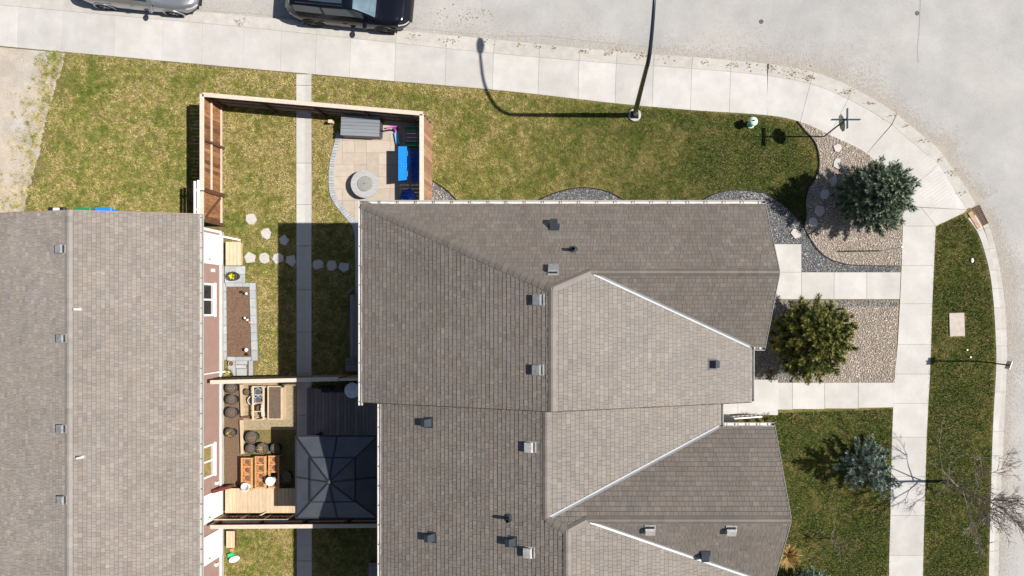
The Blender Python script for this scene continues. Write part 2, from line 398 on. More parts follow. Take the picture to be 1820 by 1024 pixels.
walkN = tag(empty('sidewalk'), 'white concrete sidewalk along the north street and round the corner', 'sidewalk', None, 'structure')
jx = [-640,-560,-480,-400,-320,-240,-160,-90,-40,30,109,203,287,358,431,498,560,621,701,791,875,956,1027,1093,1159,1227,1296,1363]
ts = [(t_at_px(INN, x), t_at_px(JNT, x)) for x in jx]
for (x0, x1) in zip(jx[:-1], jx[1:]):
    a = (t_at_px(INN, x0), t_at_px(INN, x1)); b = (t_at_px(JNT, x0+2), t_at_px(JNT, x1+2))
    pts = between(INN, INN, a[0], a[1], 3)[:4] + between(JNT, JNT, b[0], b[1], 3)[:4][::-1]
    slab(pts, .014, 'slab', m_conc, walkN)
    k = (t_at_px(OUT, x0+4), t_at_px(OUT, x1+4))
    pts = between(JNT, JNT, b[0], b[1], 3)[:4] + between(OUT, OUT, k[0], k[1], 3)[:4][::-1]
    slab(pts, 0.006, 'kerb_segment', m_conc2, walkN, -.25)
cor = [(1363,205,1363,135,1363,113),(1422,217,1440,149,1446,129),(1474,240,1507,176,1514,156),(1540,273,1584,221,1594,203)]
for (a, b) in zip(cor[:-1], cor[1:]):
    i0, i1 = t_at_px(INN,a[0]), t_at_px(INN,b[0]); j0, j1 = t_at_px(JNT,a[2]), t_at_px(JNT,b[2]); o0, o1 = t_at_px(OUT,a[4]), t_at_px(OUT,b[4])
    slab(between(INN,INN,i0,i1,4)[:5]+between(JNT,JNT,j0,j1,4)[:5][::-1], .014, 'slab', m_conc, walkN)
    slab(between(JNT,JNT,j0,j1,4)[:5]+between(OUT,OUT,o0,o1,4)[:5][::-1], 0.006, 'kerb_segment', m_conc2, walkN, -.25)
# corner ramp: big slabs, the middle one grooved
ramp1 = PL([(1540,273),(1582,316),(1604,350),(1668,292),(1648,276),(1585,222)])
ramp2 = PL([(1604,350),(1604,366),(1633,368),(1719,373),(1699,343),(1668,292)])
ramp3 = PL([(1604,366),(1604,402),(1663,402),(1637,369)]); ramp4 = PL([(1637,369),(1663,402),(1712,379),(1719,373)])
for q in (ramp1, ramp2, ramp3, ramp4): slab(q, .014, 'slab', m_conc, walkN)
for q in (PL([(1585,222),(1594,203),(1662,259),(1677,277),(1663,293),(1648,276)]), PL([(1663,293),(1677,277),(1715,330),(1734,363),(1718,372),(1699,343)])):
    slab(q, 0.006, 'kerb_segment', m_conc2, walkN, -.25)
mb = MB(); c0 = P(1610,318); 
for k in range(26):
    t = k/25
    a = (1590+t*78, 248+t*118-10*t*(1-t)); L_ = 62-18*abs(t-.45)
    p, q = P(a[0]-L_*.28, a[1]+L_*.24), P(a[0]+L_*.5, a[1]-L_*.30)
    if k % 1 == 0: mb.bar((p[0],p[1],.0135),(q[0],q[1],.0135), .022, .008)
mb.build('ramp_groove', m_conc2, walkN)
walkE = tag(empty('sidewalk'), 'grey concrete sidewalk running past the front yards on the right', 'sidewalk', None, 'structure')
we = [(402,1604,1663),(472,1602,1660),(540,1599,1657),(612,1595,1655),(665,1590,1653),(717,1587,1650),(777,1585,1647),(847,1583,1645),(916,1582,1643),(987,1580,1641),(1057,1579,1640),(1128,1577,1638),(1200,1575,1636),(1272,1573,1634)]
for (a, b) in zip(we[:-1], we[1:]):
    slab(PL([(a[1],a[0]),(a[2],a[0]),(b[2],b[0]),(b[1],b[0])]), .014, 'slab', m_conc, walkE)
kerbE = tag(empty('kerb'), 'pale concrete kerb and gutter beside the right boulevard strip', 'kerb', None, 'structure')
n = 17
for k in range(n):
    t0, t1 = .035+k*.965/n, .035+(k+1)*.965/n
    slab(between(KIN, KMID, t0, t1, 5), .012, 'kerb_segment', m_conc, kerbE, -.25)
    slab(between(KMID, KOUT, t0, t1, 5), ROADZ+.035, 'gutter_segment', m_conc2, kerbE, -.25)
# gravel drive on the far left
gde = [(112,95),(104,130),(92,165),(80,205),(72,245),(62,290),(50,330),(38,376),(30,470)]; gde = [(X+random.gauss(0,1.6)+3, Y) for X, Y in smooth_line(gde, 12)]
gd = PL([(-700,15),(-300,54),(0,84),(108,94)]+gde+[(25,600),(-300,620),(-700,600)])
tag(MB().prism(gd, -.15, .006).build('gravel_drive', m_gdrive), 'pale sandy gravel drive at the far left edge', 'drive', None, 'structure')
# drainage swale path through the back yards
swale = tag(empty('swale_path'), 'narrow concrete drainage path running between the back yards', 'path', None, 'structure')
ys = [132,152,210,290,364,437,515,590,664,738,812,886,997,1070,1145,1220,1300]
for y0, y1 in zip(ys[:-1], ys[1:]):
    x0, x1 = P(527,0)[0], P(541.5,0)[0]; x2 = P(553.5,0)[0]; Y0, Y1 = P(0,y0)[1]-.006, P(0,y1)[1]+.006
    dxa, dxb = (P(528,0)[0]-x0)*(y0-132)/900, (P(528,0)[0]-x0)*(y1-132)/900
    mb = MB(); zt, zc = .024, -.004
    for (xa, xb, za, zb) in ((x0, x1, zt, zc), (x1, x2, zc, zt)):
        mb.quad((xa+dxb,Y1,za),(xb+dxb,Y1,zb),(xb+dxa,Y0,zb),(xa+dxa,Y0,za))
    mb.quad((x0+dxa,Y0,zt),(x0+dxa,Y0,-.1),(x0+dxb,Y1,-.1),(x0+dxb,Y1,zt)); mb.quad((x2+dxa,Y0,-.1),(x2+dxa,Y0,zt),(x2+dxb,Y1,zt),(x2+dxb,Y1,-.1))
    mb.quad((x0+dxa,Y0,-.1),(x0+dxa,Y0,zt),(x2+dxa,Y0,zt),(x2+dxa,Y0,-.1)); mb.quad((x0+dxb,Y1,zt),(x0+dxb,Y1,-.1),(x2+dxb,Y1,-.1),(x2+dxb,Y1,zt))
    mb.build('slab', m_conc3, swale)
# front walks
fw1 = tag(empty('front_walk'), 'concrete front walk with entry pad between the two gravel beds', 'walkway', None, 'structure')
for q in ([(1340,434),(1424,434),(1424,484),(1340,484)], [(1340,484),(1424,484),(1424,532),(1340,532)], [(1424,484),(1482,484),(1482,532),(1424,532)], [(1482,484),(1540,484),(1540,532),(1482,532)], [(1540,484),(1600.5,484),(1598.5,532),(1540,532)]):
    slab(PL(q), .03, 'slab', m_conc, fw1)
fw2 = tag(empty('front_walk'), 'concrete front walk beside the lower lawn leading to a porch', 'walkway', None, 'structure')
for q in ([(1381,680),(1408,680),(1408,728),(1381,728)], [(1408,680),(1465,680),(1465,727),(1408,727)], [(1465,680),(1525,680),(1525,726),(1465,726)], [(1525,680),(1589,680),(1586.5,724),(1525,725)]):
    slab(PL(q), .045, 'slab', m_conc, fw2)
po = tag(empty('porch'), 'low concrete porch landing tucked beside the stepped eaves', 'porch', None, None)
slab(PL([(1310,674),(1381,674),(1381,737),(1310,737)], .0), .16, 'landing', m_conc, po)
slab([(3.3,P(0,716)[1]),(P(1310,0)[0],P(0,716)[1]),(P(1310,0)[0],P(0,736)[1]),(3.3,P(0,736)[1])], .16, 'landing', m_conc, po)
mb = MB()
ra, rb = P3(1288,743,.6), P3(1350,738,.5)
rl = empty('stair_railing', (0,0,0), 0, 'white metal stair railing beside the porch landing', 'railing')
MB().bar((ra[0],ra[1],.95),(rb[0],rb[1],.95),.05,.04).build('top_rail', m_white, rl)
MB().bar((ra[0],ra[1],.25),(rb[0],rb[1],.25),.04,.03).build('bottom_rail', m_white, rl)
for k in range(9):
    t = k/8; x, y = ra[0]+(rb[0]-ra[0])*t, ra[1]+(rb[1]-ra[1])*t
    MB().box(x-.014,x+.014,y-.014,y+.014,.12 if k in (0,8) else .26,.94).build('baluster', m_white if k in (0, 8) else m_signback, rl)

# ------------------------------------------------------------------ gravel beds
def pebbles(name, poly, n_m2, size, cols, label, z=.012, jitter=.35, holes=()):
    xs = [p[0] for p in poly]; ys_ = [p[1] for p in poly]
    A = (max(xs)-min(xs))*(max(ys_)-min(ys_)); n = int(A*n_m2)
    x = rng.uniform(min(xs), max(xs), n); y = rng.uniform(min(ys_), max(ys_), n)
    k = inside(poly, x, y)
    for h in holes: k &= ~inside(h, x, y)
    x, y = x[k], y[k]; n = len(x)
    # squashed, jittered octahedra with a cut top: 10 vertices, 16 triangles
    ang = np.linspace(0, 2*np.pi, 5)[:-1]
    T = np.array([(0,0,-.5)] + [(math.cos(a), math.sin(a), -.12) for a in ang] + [(.62*math.cos(a+.785), .62*math.sin(a+.785), .42) for a in ang] + [(0,0,.5)])
    F = [(0,2,1),(0,3,2),(0,4,3),(0,1,4),(1,2,5),(2,3,6),(3,4,7),(4,1,8),(5,2,6),(6,3,7),(7,4,8),(8,1,5),(5,6,9),(6,7,9),(7,8,9),(8,5,9)]
    V = np.repeat(T[None], n, 0) * (1+rng.uniform(-.25,.25,(n,10,1)))
    r = size*(.55+rng.random(n)**2*1.2); sx = rng.uniform(.8,1.4,n); a = rng.uniform(0,6.28,n)
    X = V[:,:,0]*sx[:,None]; Y = V[:,:,1]; ca, sa = np.cos(a)[:,None], np.sin(a)[:,None]
    Wd = np.stack([(X*ca-Y*sa)*r[:,None]+x[:,None], (X*sa+Y*ca)*r[:,None]+y[:,None], V[:,:,2]*r[:,None]*.9+z+.3*r[:,None]], 2).reshape(-1,3)
    Ff = (np.array(F)[None]+np.arange(n)[:,None,None]*10).reshape(-1,3)
    C = np.array(cols)[rng.integers(0,len(cols),n)]*rng.uniform(.7,1.25,(n,1))
    return tag(rawmesh(name, Wd, Ff, m_stone, None, np.repeat(C, 16, 0)), label, 'gravel', None, 'stuff')
TAN = [(.43,.37,.31),(.52,.46,.4),(.38,.31,.25),(.32,.28,.25),(.58,.54,.49),(.27,.22,.19),(.44,.35,.28)]
DRK = [(.17,.17,.175),(.24,.24,.25),(.1,.1,.105),(.32,.32,.32),(.2,.18,.16),(.13,.14,.16),(.4,.4,.4)]
edge1 = smooth_line(PL([(1417,216),(1430,232),(1449,255),(1456,288),(1450,315),(1436,336),(1431,360),(1432,384),(1428,402)]), 6)
edge2 = smooth_line(PL([(1428,402),(1440,425),(1455,446),(1475,461),(1500,469),(1525,472),(1599,473)]), 6)
walk_in = [p for p in INN if p[0] > P(1420,0)[0]]
bedA = edge1 + edge2[1:] + [P(1601,473), P(1603,402)] + walk_in[::-1]
tag(MB().prism(bedA, -.15, .004).build('gravel_bed', m_gbase_tan), 'base of the tan gravel bed at the street corner', 'gravel bed', None, 'structure')
pebbles('gravel', bedA, 1350, .0165, TAN, 'tan river gravel filling the corner bed round the blue spruce')
bedB = PL([(1310,352),(1330,340),(1362,344),(1400,370),(1428,402)]) + edge2[1:] + PL([(1599,484),(1424,484),(1424,434),(1310,434)])
tag(MB().prism(bedB, -.15, .003).build('gravel_bed', m_gbase_drk), 'base of the dark gravel strip beside the entry pad', 'gravel bed', None, 'structure')
pebbles('gravel', bedB, 1300, .016, DRK, 'dark grey gravel strip between lawn point and entry pad')
bedC = PL([(1250,534),(1597,534),(1590,680),(1381,680),(1381,674),(1250,674)])
tag(MB().prism(bedC, -.15, .003).build('gravel_bed', m_gbase_tan), 'base of the gravel bed between the two front walks', 'gravel bed', None, 'structure')
c_dark1 = PL([(1250,534),(1597,534),(1596,545),(1485,545),(1440,545),(1410,580),(1400,640),(1425,655),(1430,662),(1412,680),(1250,680)])
pebbles('gravel', bedC, 1350, .0165, TAN, 'tan river gravel bed round the yellow green pine', holes=(c_dark1,))
pebbles('gravel', c_dark1, 1300, .016, DRK, 'dark grey gravel strip between the pine and the house')
lens = [smooth_line(PL([(762,318),(790,335),(818,362)]), 5)+PL([(818,385),(762,385)]),
        smooth_line(PL([(945,362),(985,344),(1032,334),(1080,341),(1118,362)]), 5)+PL([(1118,385),(945,385)]),
        smooth_line(PL([(1240,362),(1268,346),(1305,338),(1345,341),(1364,345)]), 5)+PL([(1320,385),(1240,385)])]
for q, w in zip(lens, ('beside the right end of the yard fence', 'curving out midway along the long north gutter', 'curving out near the east end of the north gutter')):
    tag(MB().prism(q, -.15, .003).build('gravel_bed', m_gbase_drk), 'base of the grey gravel bay '+w, 'gravel bed', None, 'structure')
    pebbles('gravel', q, 1300, .016, DRK if 'mid' in w or 'east' in w else TAN+DRK, 'grey gravel bay '+w)
def edging(line, label):
    mb = MB()
    for a, b in zip(line[:-1], line[1:]): mb.bar((a[0],a[1],.02),(b[0],b[1],.02),.035,.09)
    tag(mb.build('edging_strip', m_edge), label, 'edging')
edging(edge1, 'black edging strip curving round the east tip of the lawn')
edging(edge2, 'black edging strip between tan and dark gravel above the front walk')
edging(smooth_line(PL([(1431,657),(1424,664),(1412,669),(1405,679)]),4), 'short black edging strip at the foot of the pine')
edging(smooth_line(PL([(1366,346),(1400,370),(1428,401)]),5), 'black edging strip along the lower side of the lawn tip')
for q, w in zip((lens[0][:11], lens[1][:21], lens[2][:21]), ('small left', 'long middle', 'right')):
    edging(q, f'thin black edging strip round the {w} gravel bay under the gutter')

# ------------------------------------------------------------------ roofs
def slope(name, poly, o, U, V, pitch, h0, parent, base=(.15,.127,.107), expo=.14, phase=0):
    """poly in plan; o eave point, U along eave, V plan direction upslope; h = h0 + pitch * dist"""
    o = np.array(o); U = np.array(U, float); V = np.array(V, float); cs = 1/math.sqrt(1+pitch*pitch)
    hz = lambda p: h0 + pitch*float(np.dot(np.array(p)-o, V))
    st = [(float(np.dot(np.array(p)-o, U)), float(np.dot(np.array(p)-o, V))/cs) for p in poly]
    ar = sum(st[i][0]*st[(i+1)%len(st)][1]-st[(i+1)%len(st)][0]*st[i][1] for i in range(len(st)))
    flip = (U[0]*V[1]-U[1]*V[0]) < 0
    if ar < 0: st = st[::-1]
    PX = np.array(st)
    umin, vmin = PX.min(0); umax, vmax = PX.max(0)
    verts = []; faces = []; cols = []
    rr = random.Random(hash(name) % 9999 + phase)
    nr = int((vmax-vmin)/expo)+2
    for r in range(nr):
        v0 = vmin + r*expo - .03; v1 = v0+expo-.007
        u = umin - rr.random()*.3
        while u < umax:
            w = rr.choice((.09,.11,.14,.17,.2)); u1 = u+w
            rect = [(u,v0),(u1-.006,v0),(u1-.006,v1),(u,v1)]
            pts = clip_poly(st, rect)
            if len(pts) >= 3:
                pa = abs(sum(pts[i][0]*pts[(i+1)%len(pts)][1]-pts[(i+1)%len(pts)][0]*pts[i][1] for i in range(len(pts))))/2
                if pa > 2e-4:
                    t = rr.choice((.012,.015,.019,.022))
                    n0 = len(verts); top = []; bot = []
                    for (a, b) in pts:
                        off = .004 + t*(1-(b-v0)/(v1-v0))
                        q = o + U*a + V*(b*cs); z = h0+pitch*b*cs
                        top.append((q[0],q[1],z+off)); bot.append((q[0],q[1],z-.004))
                    m = len(pts); verts += top+bot
                    fs = [tuple(range(n0, n0+m))]+[(n0+m+i, n0+m+(i+1)%m, n0+(i+1)%m, n0+i) for i in range(m)]
                    if flip: fs = [f[::-1] for f in fs]
                    faces += fs
                    pz = random.Random(int((u+50)/.42)*7919+int((v0+50)/.28)*104729+phase); pt_ = pz.gauss(0,.03); wm = pz.choice((-.018,-.006,0,0,.01,.022))+rr.gauss(0,.008)
                    k = (1+pt_+rr.gauss(0,.05))*rr.choice((.96,1,1,1.04,1.1))
                    cols += [(base[0]*k*(1+wm), base[1]*k, base[2]*k*(1-wm), 1)]*len(fs)
            u = u1
    mb = MB(); mb.v, mb.f, mb.c = verts, faces, cols
    mb2 = MB(); dk = [(p[0],p[1],hz(p)-.012) for p in poly]; 
    a2 = sum(poly[i][0]*poly[(i+1)%len(poly)][1]-poly[(i+1)%len(poly)][0]*poly[i][1] for i in range(len(poly)))
    if a2 < 0: dk = dk[::-1]
    mb2.poly(dk); n0 = len(mb2.v); mb2.poly([(x,y,z-.16) for x,y,z in dk[::-1]])
    dkk = dk
    for i in range(len(dkk)):
        a, b = dkk[i], dkk[(i+1)%len(dkk)]
        mb2.quad((a[0],a[1],a[2]-.16),(b[0],b[1],b[2]-.16),b,a)
    sl = mb2.build('roof_slope', m_deckroof, parent)
    sh = mb.build('shingles', m_shingle, sl); sh['kind'] = 'stuff'
    return sl, hz
def ridge_caps(A, B, hA, hB, fl, fr, parent, step=.2, w=.115, base=(.151,.129,.109), seed=1):
    """A,B plan ends; fl/fr height functions left/right of A->B"""
    A = Vector(A); B = Vector(B); d = B-A; L = d.length; d.normalize(); nrm = Vector((-d.y, d.x)); n = max(1, int(L/step)); rr = random.Random(seed)
    for k in range(n):
        a = A+d*(L*k/n); b = A+d*(L*(k+1)/n+.03); off0, off1 = .038, .022
        mb = MB(); pl = []
        for p, off in ((a, off0), (b, off1)):
            l = p+nrm*w; r = p-nrm*w
            zc = (hA+(hB-hA)*((p-A).length/L))
            row = [(l.x,l.y,min(fl(l), zc)+off),(p.x+nrm.x*.03,p.y+nrm.y*.03,zc+off+.004),(p.x-nrm.x*.03,p.y-nrm.y*.03,zc+off+.004),(r.x,r.y,min(fr(r), zc)+off)]
            pl.append(row)
        for i in range(3): mb.quad(pl[0][i+1],pl[0][i],pl[1][i],pl[1][i+1])
        for row in (pl[0],):
            for i in range(3): mb.quad(row[i],row[i+1],(row[i+1][0],row[i+1][1],row[i+1][2]-.03),(row[i][0],row[i][1],row[i][2]-.03))
        for s_ in (0,3):
            mb.quad(pl[0][s_],pl[1][s_],(*pl[1][s_][:2],pl[1][s_][2]-.03),(*pl[0][s_][:2],pl[0][s_][2]-.03))
        k_ = 1+rr.gauss(0,.06); mb.c = [(base[0]*k_,base[1]*k_,base[2]*k_,1)]*len(mb.f)
        mb.build('ridge_cap', m_shingle, parent)
def valley(A, B, fa, fb, parent, w=.05):
    A = Vector(A); B = Vector(B); d = (B-A).normalized(); n = Vector((-d.y,d.x)); mb = MB()
    za, zb = fa(A)+.028, fa(B)+.028
    la, lb, ra_, rb_ = A+n*w, B+n*w, A-n*w, B-n*w
    def hh(p): return max(fa(p), fb(p))+.036
    mb.quad((la.x,la.y,hh(la)),(A.x,A.y,za),(B.x,B.y,zb),(lb.x,lb.y,hh(lb)))
    mb.quad((A.x,A.y,za),(ra_.x,ra_.y,hh(ra_)),(rb_.x,rb_.y,hh(rb_)),(B.x,B.y,zb))
    mb.quad((la.x,la.y,hh(la)-.04),(la.x,la.y,hh(la)),(lb.x,lb.y,hh(lb)),(lb.x,lb.y,hh(lb)-.04))
    mb.quad((ra_.x,ra_.y,hh(ra_)),(ra_.x,ra_.y,hh(ra_)-.04),(rb_.x,rb_.y,hh(rb_)-.04),(rb_.x,rb_.y,hh(rb_)))
    mb.build('valley_flashing', m_galv, parent)
def gutter(a, b, h, out, parent, step=.57, hang=True):
    """a,b plan ends of the eave edge; out = outward unit"""
    a = Vector(a); b = Vector(b); d = (b-a); L = d.length; d.normalize(); o = Vector(out); mb = MB()
    prof = [(-.01,.02),(-.01,-.1),(.08,-.1),(.105,.0),(.105,.02),(.095,.02),(.095,.0),(.072,-.085),(.005,-.085),(.005,.02)]
    pts = []
    for p in (a, b):
        pts.append([(p.x+o.x*u, p.y+o.y*u, h+z) for u, z in prof])
    n = len(prof); base = len(mb.v); mb.v += pts[0]+pts[1]
    fl = (d.x*o.y-d.y*o.x) > 0
    for i in range(n):
        j = (i+1) % n; f = (base+i, base+j, base+n+j, base+n+i); mb.f.append(f if not fl else f[::-1])
    for s_ in (0,1):
        e = pts[s_]; mb.poly([e[0],e[1],e[2],e[3]])
    g = mb.build('gutter', m_gut, parent)
    if hang:
        k = int(L/step); me = None
        for i in range(k+1):
            p = a+d*(.12+i*(L-.24)/max(k,1))
            q = MB().bar((-.005,0,0),(.1,0,0),.028,.012)
            if me is None:
                ob = q.build('hanger', m_hang, g); me = ob.data
            else: ob = link('hanger', me, None, g)
            ob.location = (p.x, p.y, h+.012); ob.rotation_euler = (0,0,math.atan2(o.y,o.x))
    return g
A_, B_ = .39, .87
town = tag(empty('townhouse', (0,0,0)), 'brown shingled townhouse row with stepped eaves and east gables', 'house')
# walls (mostly hidden under the eaves): lapped siding
def siding(name, poly, z0, z1, m, parent, lap=.115, out=.012):
    mb = MB(); n = len(poly); z = z0
    ar = sum(poly[i][0]*poly[(i+1)%n][1]-poly[(i+1)%n][0]*poly[i][1] for i in range(n))
    if ar < 0: poly = poly[::-1]
    wide = shrink(poly, -out)
    while z < z1-.02:
        zt = min(z+lap, z1)
        for i in range(n):
            j = (i+1) % n
            mb.quad((*wide[i],z),(*wide[j],z),(*poly[j],zt),(*poly[i],zt)); mb.quad((*poly[i],z),(*poly[j],z),(*wide[j],z),(*wide[i],z))
        z = zt
    o = mb.build(name, m, parent); o['kind'] = 'stuff'; return o
siding('siding', [(-6.95,3.0),(4.9,3.0),(4.9,-.65),(4.45,-.65),(4.45,-2.8),(-6.95,-2.8)], .1, 6.2, m_siding2, town)
siding('siding', [(-6.35,-2.8),(3.5,-2.8),(3.5,-4.0),(5.2,-4.0),(5.2,-13),(-6.35,-13)], .1, 6.2, m_siding2, town)
W1 = lambda p: 6.2+A_*(p[0]+7.413); E1 = lambda p: 6.2+A_*(4.889-p[0]); N1 = lambda p: 6.2+B_*(3.449-p[1]); S1 = lambda p: 6.2+B_*(p[1]+1.084)
AX, AY, XR, YR = -1.262, .692, -.163, 1.183; YS = -2.82
slope('w1', [(-7.413,3.449),(AX,AY),(AX,YS),(-7.413,YS)], (-7.413,0), (0,1), (1,0), A_, 6.2, town)
slope('n1', [(-7.413,3.449),(5.33,3.449),(5.33,YR),(XR,YR),(AX,AY)], (0,3.449), (1,0), (0,-1), B_, 6.2, town, expo=.165)
slope('s1', [(XR,YR),(5.33,YR),(5.33,-1.084),(4.889,-1.084)], (0,-1.084), (1,0), (0,1), B_, 6.2, town, expo=.165)
slope('e1', [(AX,AY),(XR,YR),(4.889,-1.084),(4.889,YS),(AX,YS)], (4.889,0), (0,1), (-1,0), A_, 6.2, town)
W2 = lambda p: 6.2+A_*(p[0]+6.81); E2 = lambda p: 6.2+A_*(3.911-p[0]); N2 = lambda p: 6.2+B_*(-3.573-p[1]); S2 = lambda p: 6.2+B_*(p[1]+8.43); E3 = lambda p: 6.2+A_*(5.14-p[0])
X2, Y2, X3, Y3, XR3, YR3, YB = -1.449, -5.976, -.835, -6.25, -.27, -6.0, -13.0
slope('w2', [(-6.81,-2.80),(X2,-2.80),(X2,Y2),(X3,Y3),(X3,YB),(-6.81,YB)], (-6.81,0), (0,1), (1,0), A_, 6.2, town)
slope('e2', [(X2,-2.80),(3.911,-2.80),(3.911,-3.573),(X2,Y2)], (3.911,0), (0,1), (-1,0), A_, 6.2, town)
slope('n2', [(3.911,-3.573),(5.63,-3.573),(5.63,YR3),(XR3,YR3),(X3,Y3),(X2,Y2)], (0,-3.573), (1,0), (0,-1), B_, 6.2, town, expo=.165)
slope('s2', [(XR3,YR3),(5.63,YR3),(5.63,-8.43),(5.14,-8.43)], (0,-8.43), (1,0), (0,1), B_, 6.2, town, expo=.165)
slope('e3', [(X3,Y3),(XR3,YR3),(5.14,-8.43),(5.14,YB),(X3,YB)], (5.14,0), (0,1), (-1,0), A_, 6.2, town)
hr1 = N1((0,YR)); ha = W1((AX,0)); hr3 = N2((0,YR3)); h2 = W2((X2,0)); h3 = W2((X3,0))
ridge_caps((-7.40,3.44),(AX,AY),6.2,ha,N1,W1,town,.2,.14,seed=2)
ridge_caps((AX,YS),(AX,AY),ha,ha,W1,E1,town,.2,seed=3)
ridge_caps((XR,YR),(AX,AY),hr1,ha,E1,N1,town,.2,seed=4)
ridge_caps((5.33,YR),(XR,YR),hr1,hr1,S1,N1,town,.2,seed=5)
ridge_caps((X2,-2.83),(X2,Y2),h2,h2,E2,W2,town,.2,seed=6)
ridge_caps((X2,Y2),(X3,Y3),h2,h3,N2,W2,town,.2,seed=7)
ridge_caps((X3,YB),(X3,Y3),h3,h3,W2,E3,town,.2,seed=8)
ridge_caps((5.63,YR3),(XR3,YR3),hr3,hr3,S2,N2,town,.2,seed=9)
ridge_caps((XR3,YR3),(X3,Y3),hr3,h3,E3,N2,town,.2,seed=10)
valley((4.84,-1.06),(XR+.1,YR-.05),E1,S1,town); valley((3.87,-3.59),(X2+.12,Y2+.055),E2,N2,town); valley((5.1,-8.41),(XR3+.1,YR3-.045),E3,S2,town)
gutter((-7.53,3.449),(5.33,3.449),6.2,(0,1),town); gutter((-7.413,3.45),(-7.413,-2.93),6.2,(-1,0),town,.6)
gutter((-6.81,-2.88),(-6.81,YB),6.2,(-1,0),town,.6); gutter((4.889,-1.1),(4.889,-2.8),6.2,(1,0),town,.6)
gutter((4.95,-1.084),(5.33,-1.084),6.2,(0,-1),town,.15); gutter((3.911,-2.83),(3.911,-3.55),6.2,(1,0),town,.6)
gutter((4.0,-3.573),(5.63,-3.573),6.2,(0,1),town,.4); gutter((5.25,-8.43),(5.63,-8.43),6.2,(0,-1),town,.2)
# rake boards on the gable ends and at the step between the units
def rake(a, b, parent, m=m_siding2, w=.02, d=.17): MB().bar((a[0],a[1],a[2]-d/2),(b[0],b[1],b[2]-d/2), w, d).build('rake_board', m, parent)
for (y0,y1,x,hf) in ((3.449,YR,5.34,N1),(-1.084,YR,5.34,S1),(-3.573,YR3,5.64,N2),(-8.43,YR3,5.64,S2)):
    rake((x,y0,hf((0,y0))),(x,y1,hf((0,y1))),town)
for (x0,x1,hf) in ((-7.413,AX,W1),(4.889,AX,E1)): rake((x0,YS-.015,hf((x0,0))-.01),(x1,YS-.015,hf((x1,0))-.01),town,m_deckroof,.015,.14)
# gable walls under the east rakes
for (x,y0,y1,yr,hf) in ((4.9,3.0,-.65,YR,N1),(5.2,-4.0,-8.0,YR3,N2)):
    MB().poly([(x,y1,6.1),(x,y0,6.1),(x,y0,hf((0,y0))-.18),(x,yr,hf((0,yr))-.18),(x,y1,hf((0,y0))-.18)]).build('gable_wall', m_siding2, town)

def east_window(x, y, z0, z1, hw, parent):
    w = empty('window', (x, y, (z0+z1)/2), parent=parent); hz_ = (z1-z0)/2; f = .08
    mb = MB(); mb.box(.0,.06,-hw,hw,-hz_,-hz_+f); mb.box(.0,.06,-hw,hw,hz_-f,hz_); mb.box(.0,.059,-hw,-hw+f,-hz_+f,hz_-f); mb.box(.0,.059,hw-f,hw,-hz_+f,hz_-f); mb.build('frame', m_white, w)
    for s_ in (-1,1): a, b = sorted((s_*.03, s_*(hw-f))); MB().box(0,.03,a,b,-hz_+f,hz_-f).build('pane', m_glass, w)
    MB().box(0,.055,-.03,.03,-hz_+f,hz_-f).build('mullion', m_white, w); MB().box(0,.09,-hw-.03,hw+.03,-hz_-.05,-hz_-.002).build('sill', m_white, w)
for (x,y,z0,z1,hw) in ((4.9,2.3,3.9,5.3,.6),(4.9,.2,3.9,5.3,.6),(4.9,.1,.9,2.3,.7),(4.45,-1.5,4.0,5.2,.4),(5.2,-5.0,3.9,5.3,.6),(5.2,-7.0,3.9,5.3,.6),(5.2,-6.2,.9,2.4,.9)): east_window(x,y,z0,z1,hw,town)
for (x,y,z) in ((4.9,1.75,.12),(4.45,-2.1,.2)):
    d = empty('door', (x,y,z), parent=town); MB().cbox(0,.05,-.45,.45,.02,2.05,.004).build('leaf', m_siding, d)
    mb = MB(); mb.box(0,.07,-.54,-.45,0,2.13); mb.box(0,.07,.45,.54,0,2.13); mb.box(0,.07,-.45,.45,2.055,2.13); mb.build('frame', m_white, d); MB().tube([(.06,-.36,.98),(.11,-.36,.98)],.03,10).build('knob', m_rim, d)
m_ventg = mat('grey roof vent', (.2,.205,.21), rough=.6, var=.3, scale=9, objvar=.12); m_ventl = mat('pale roof vent', (.34,.33,.31), rough=.6, var=.25, scale=9)
m_ventd = mat('dark roof vent', (.03,.038,.048), rough=.5, var=.15)
